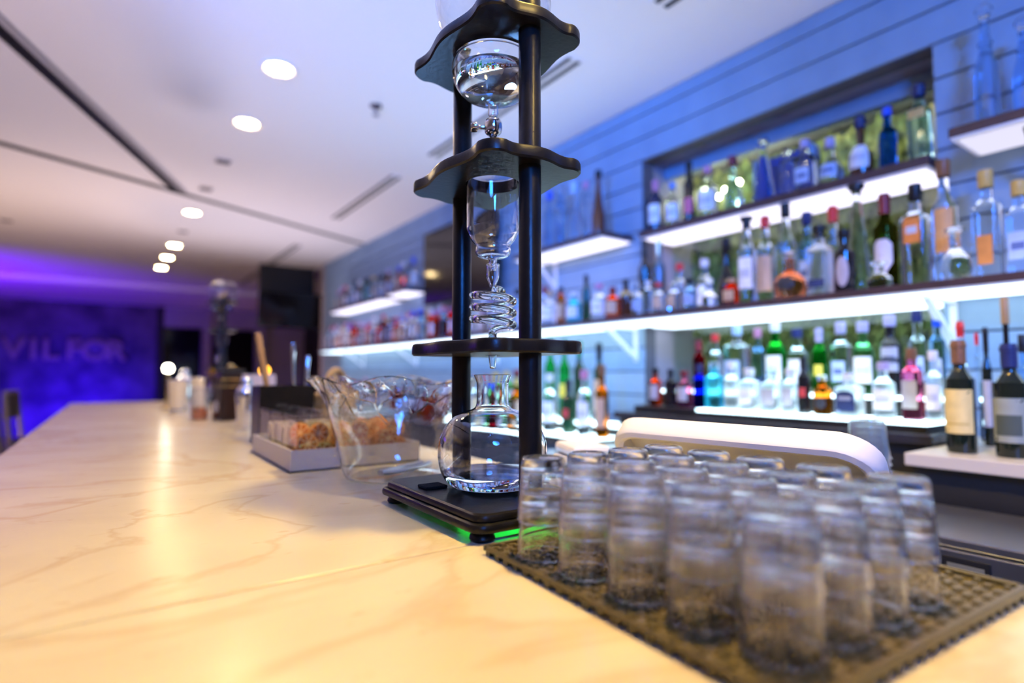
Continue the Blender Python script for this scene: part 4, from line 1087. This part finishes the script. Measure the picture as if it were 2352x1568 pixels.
def label_mesh(shape, r0, zr, half, sup, face, h, bodyr):
    def pts():
        if shape == 'round': return [(cos(2 * PI * k / 24), sin(2 * PI * k / 24)) for k in range(24)]
        if shape == 'leaf': return [(sin(PI * k / 12) * .95 * (1 if k else 1), -cos(PI * k / 12)) for k in range(13)] + [(-sin(PI * k / 12) * .95, cos(PI * k / 12)) for k in range(1, 12)]
        out = []
        if shape == 'hex': cs = [(-1, -.4), (-.3, -1), (.3, -1), (1, -.4), (1, .7), (.5, 1), (-.5, 1), (-1, .7)]
        elif shape == 'arch': cs = [(-1, -1), (1, -1), (1, .7), (.6, .92), (0, 1), (-.6, .92), (-1, .7)]
        else: cs = [(-1, -1), (1, -1), (1, 1), (-1, 1)]
        for i in range(len(cs)):
            a, b = cs[i], cs[(i + 1) % len(cs)]; m = 6 if len(cs) == 4 else 3
            for k in range(m): out.append((a[0] + (b[0] - a[0]) * k / m, a[1] + (b[1] - a[1]) * k / m))
        return out
    P = pts(); vs = []; fs = []
    zc, zh = h * (zr[0] + zr[1]) / 2, h * (zr[1] - zr[0]) / 2
    def at(p):
        th = face + p[0] * half; k = 1.0 if sup == 2.0 else (abs(cos(th)) ** sup + abs(sin(th)) ** sup) ** (-1.0 / sup)
        zz = zc + p[1] * zh; rr_ = bodyr(zz) * k + .0009
        return (rr_ * cos(th), rr_ * sin(th), zz)
    for sc in (1.0, .75, .5, .25): vs += [at((p[0] * sc, p[1] * sc)) for p in P]
    vs.append(at((0, 0))); n = len(P)
    for q in range(3):
        for i in range(n):
            j = (i + 1) % n; fs.append((q * n + i, q * n + j, (q + 1) * n + j, (q + 1) * n + i))
    for i in range(n): fs.append((3 * n + i, 3 * n + (i + 1) % n, 4 * n))
    return vs, fs
def make_bottle(x, y, z, h, r, st, g, c, l, seg=28):
    e = empty('bottle', (x, y, z + .0005))
    prof, sup, cap0, n = body_prof(st, r, h)
    pf = smooth_prof(prof[1:], 3); pf = [prof[0]] + [(a, max(b, 0)) for a, b in pf] + [(0, prof[-1][1])]
    MB().lathe(pf, seg, sup).build('glass_body', gmat(g), e, True, None, 50)
    k = n * 1.12 + .0012; z0 = h * cap0; m = cmat(c)
    if c == 'blackflat' or (st == 'cone' and c != 'clearcap'):
        cp = [(k, z0), (k, h * .955), (k * 1.55, h * .957), (k * 1.6, h * .995), (0, h)]
    elif c == 'clearcap' and st in ('decan', 'hock2', 'cone', 'squat'):
        q = k * 1.3; cp = [(k * .8, h * (cap0 + .02)), (k * .7, h * (cap0 + .045)), (q, h * (cap0 + .08)), (q * 1.1, h * .95), (q * .7, h * .99), (0, h)]
    elif c == 'red' or (st == 'bord' and c != 'clearcap'):
        z0 = h * (cap0 + .01); cp = [(k, z0), (k, h * .93), (k * 1.12, h * .935), (k * 1.12, h * .97), (k, h * .975), (k * .95, h), (0, h)]
    else:
        cp = [(k * 1.05, z0), (k * 1.12, z0 + .002), (k * 1.12, h - .002), (k, h), (0, h)]
    MB().lathe(cp, 18).build('cap', m, e)
    if l:
        col, shape, zr, half = LB[l]
        def bodyr(zz):
            for a, b in zip(pf, pf[1:]):
                if min(a[1], b[1]) <= zz <= max(a[1], b[1]) and a[0] > 0 and abs(b[1] - a[1]) > 1e-6:
                    return a[0] + (b[0] - a[0]) * (zz - a[1]) / (b[1] - a[1])
            return r
        face = math.atan2(-y * .35, -x) + random.uniform(-.12, .12)
        if sup != 2.0: face = PI; half = min(half, .70)
        lm = principled('label_' + l, col, 0.6, noise=(tuple(min(1, q * 1.18) for q in col), 30))
        bands = [(zr[0], zr[0] + .11), (zr[0] + .16, zr[1])] if shape == 'bands' else [zr]
        for b in bands:
            vs, fs = label_mesh(shape, r, b, half, sup, face, h, bodyr)
            mesh_obj('label', vs, fs, lm, e, True)
        if l in ('navyarch', 'blackbands', 'greylabg', 'cream', 'bluelab', 'white', 'orangelab'):      # printed panel on the paper
            c2 = {'navyarch': (.35, .38, .5), 'blackbands': (.05, .06, .1), 'greylabg': (.08, .10, .08), 'cream': (.70, .50, .14), 'bluelab': (.12, .18, .42), 'white': (.60, .62, .70), 'orangelab': (.55, .60, .72)}[l]
            a, b = zr; d = b - a
            zz = {'navyarch': (a + d * .55, a + d * .72), 'greylabg': (a + d * .16, a + d * .62), 'cream': (a + d * .20, a + d * .24)}.get(l, (a + d * .35, a + d * .62))
            br = bodyr
            vs, fs = label_mesh('rect', r, zz, half * .68, sup, face, h, lambda t: br(t) + .0006)
            mesh_obj('print', vs, fs, principled('print_' + l, c2, 0.6), e, True)
    return e
for (x, y, z, h, r, st, g, c, l, lb) in BOTTLES:
    tag(make_bottle(x, y, z, h, r, st, g, c, l), lb, 'bottle', 'bottles of the back bar')
# blue gift box standing behind the cut glass decanter
e = tag(empty('gift_box', (2.585, 1.42, .9905)), 'dark blue open gift box behind the cut glass decanter', 'box')
MB().box(-.002, .035, -.14, .14, 0, .26, .002, 1).build('back_shell', principled('box_blue', (.02, .06, .32), .4), e)
MB().box(-.045, -.0021, -.14, -.132, 0, .26, .001, 1).build('side_wall', principled('box_edge_blue', (.12, .30, .75), .4), e)
MB().box(-.045, -.0021, .132, .14, 0, .26, .001, 1).build('side_wall', MAT['box_edge_blue'], e)
# far bottles: alike at this distance, kept as individuals
FAR = []
cols = ['clear', 'clear', 'redorange', 'blueclear', 'clear', 'amber', 'greenclear', 'frost', 'redg', 'clear']
caps = ['black', 'white', 'red', 'bluecap', 'pink', 'goldcap', 'lilac', 'darkred']
rf_ = random.Random(11)
protos = {}
def far_bottle(x, y, z, g, c, st, lab, label, group):
    key = (g, c, st, lab)
    if key not in protos:
        o = make_bottle(0, 3, 0, .26, .036, st, g, c, lab, 18); protos[key] = o
    else: o = copy_tree(protos[key])
    o.location = (x, y, z + .0005); s = rf_.uniform(.85, 1.15); o.scale = (1, 1, s)
    tag(o, label, 'bottle', group)
CN_ = {'clear': 'clear', 'redorange': 'red orange', 'blueclear': 'pale blue', 'amber': 'amber', 'greenclear': 'pale green', 'frost': 'frosted', 'redg': 'dark red', 'brightgreen': 'green', 'green': 'dark green'}
KN_ = {'black': 'black', 'white': 'white', 'red': 'red', 'bluecap': 'blue', 'pink': 'pink', 'goldcap': 'gold', 'lilac': 'lilac', 'darkred': 'dark red'}
def nth(n): return str(n) + ('th' if 10 < n % 100 < 20 else {1: 'st', 2: 'nd', 3: 'rd'}.get(n % 10, 'th'))
def far_row(x, y0, y1, step, z, where, group, pal=None):
    y = y0; n = 0
    while y < y1:
        n += 1
        g = rf_.choice(pal or cols); c = rf_.choice(caps)
        far_bottle(x + rf_.uniform(-.01, .01), y, z, g, c, rf_.choice(['liq', 'bord', 'sq', 'liq']), rf_.choice([None, 'white', 'tan', 'greylab']),
                   f'{CN_[g]} bottle with {KN_[c]} cap, {nth(n)} from right {where}', group)
        y += step * rf_.uniform(.92, 1.25)
REDS = ['redorange', 'clear', 'redg', 'clear', 'frost', 'blueclear', 'redorange']
far_row(2.20, 2.85, 7.1, .098, .5, 'in far middle front row', 'front row bottles of the far middle shelf', REDS)
far_row(2.31, 2.90, 7.1, .105, .5, 'in far middle rear row', 'rear row bottles of the far middle shelf')
far_row(2.25, 5.38, 6.9, .13, .975, 'on the far upper shelf', 'bottles on the far upper shelf')
far_row(2.27, 4.83, 5.2, .10, .995, 'beside the television', 'bottles beside the television')
far_row(2.10, 2.80, 3.3, .11, -.05, 'in the low step rear row', 'rear row bottles of the low step', ['brightgreen', 'green', 'brightgreen'])
far_row(1.95, 2.62, 3.3, .11, -.098, 'in the low step front row', 'front row bottles of the low step')
far_row(2.08, 3.5, 7.6, .13, -.13, 'on far low counter', 'bottles on the far low back counter')
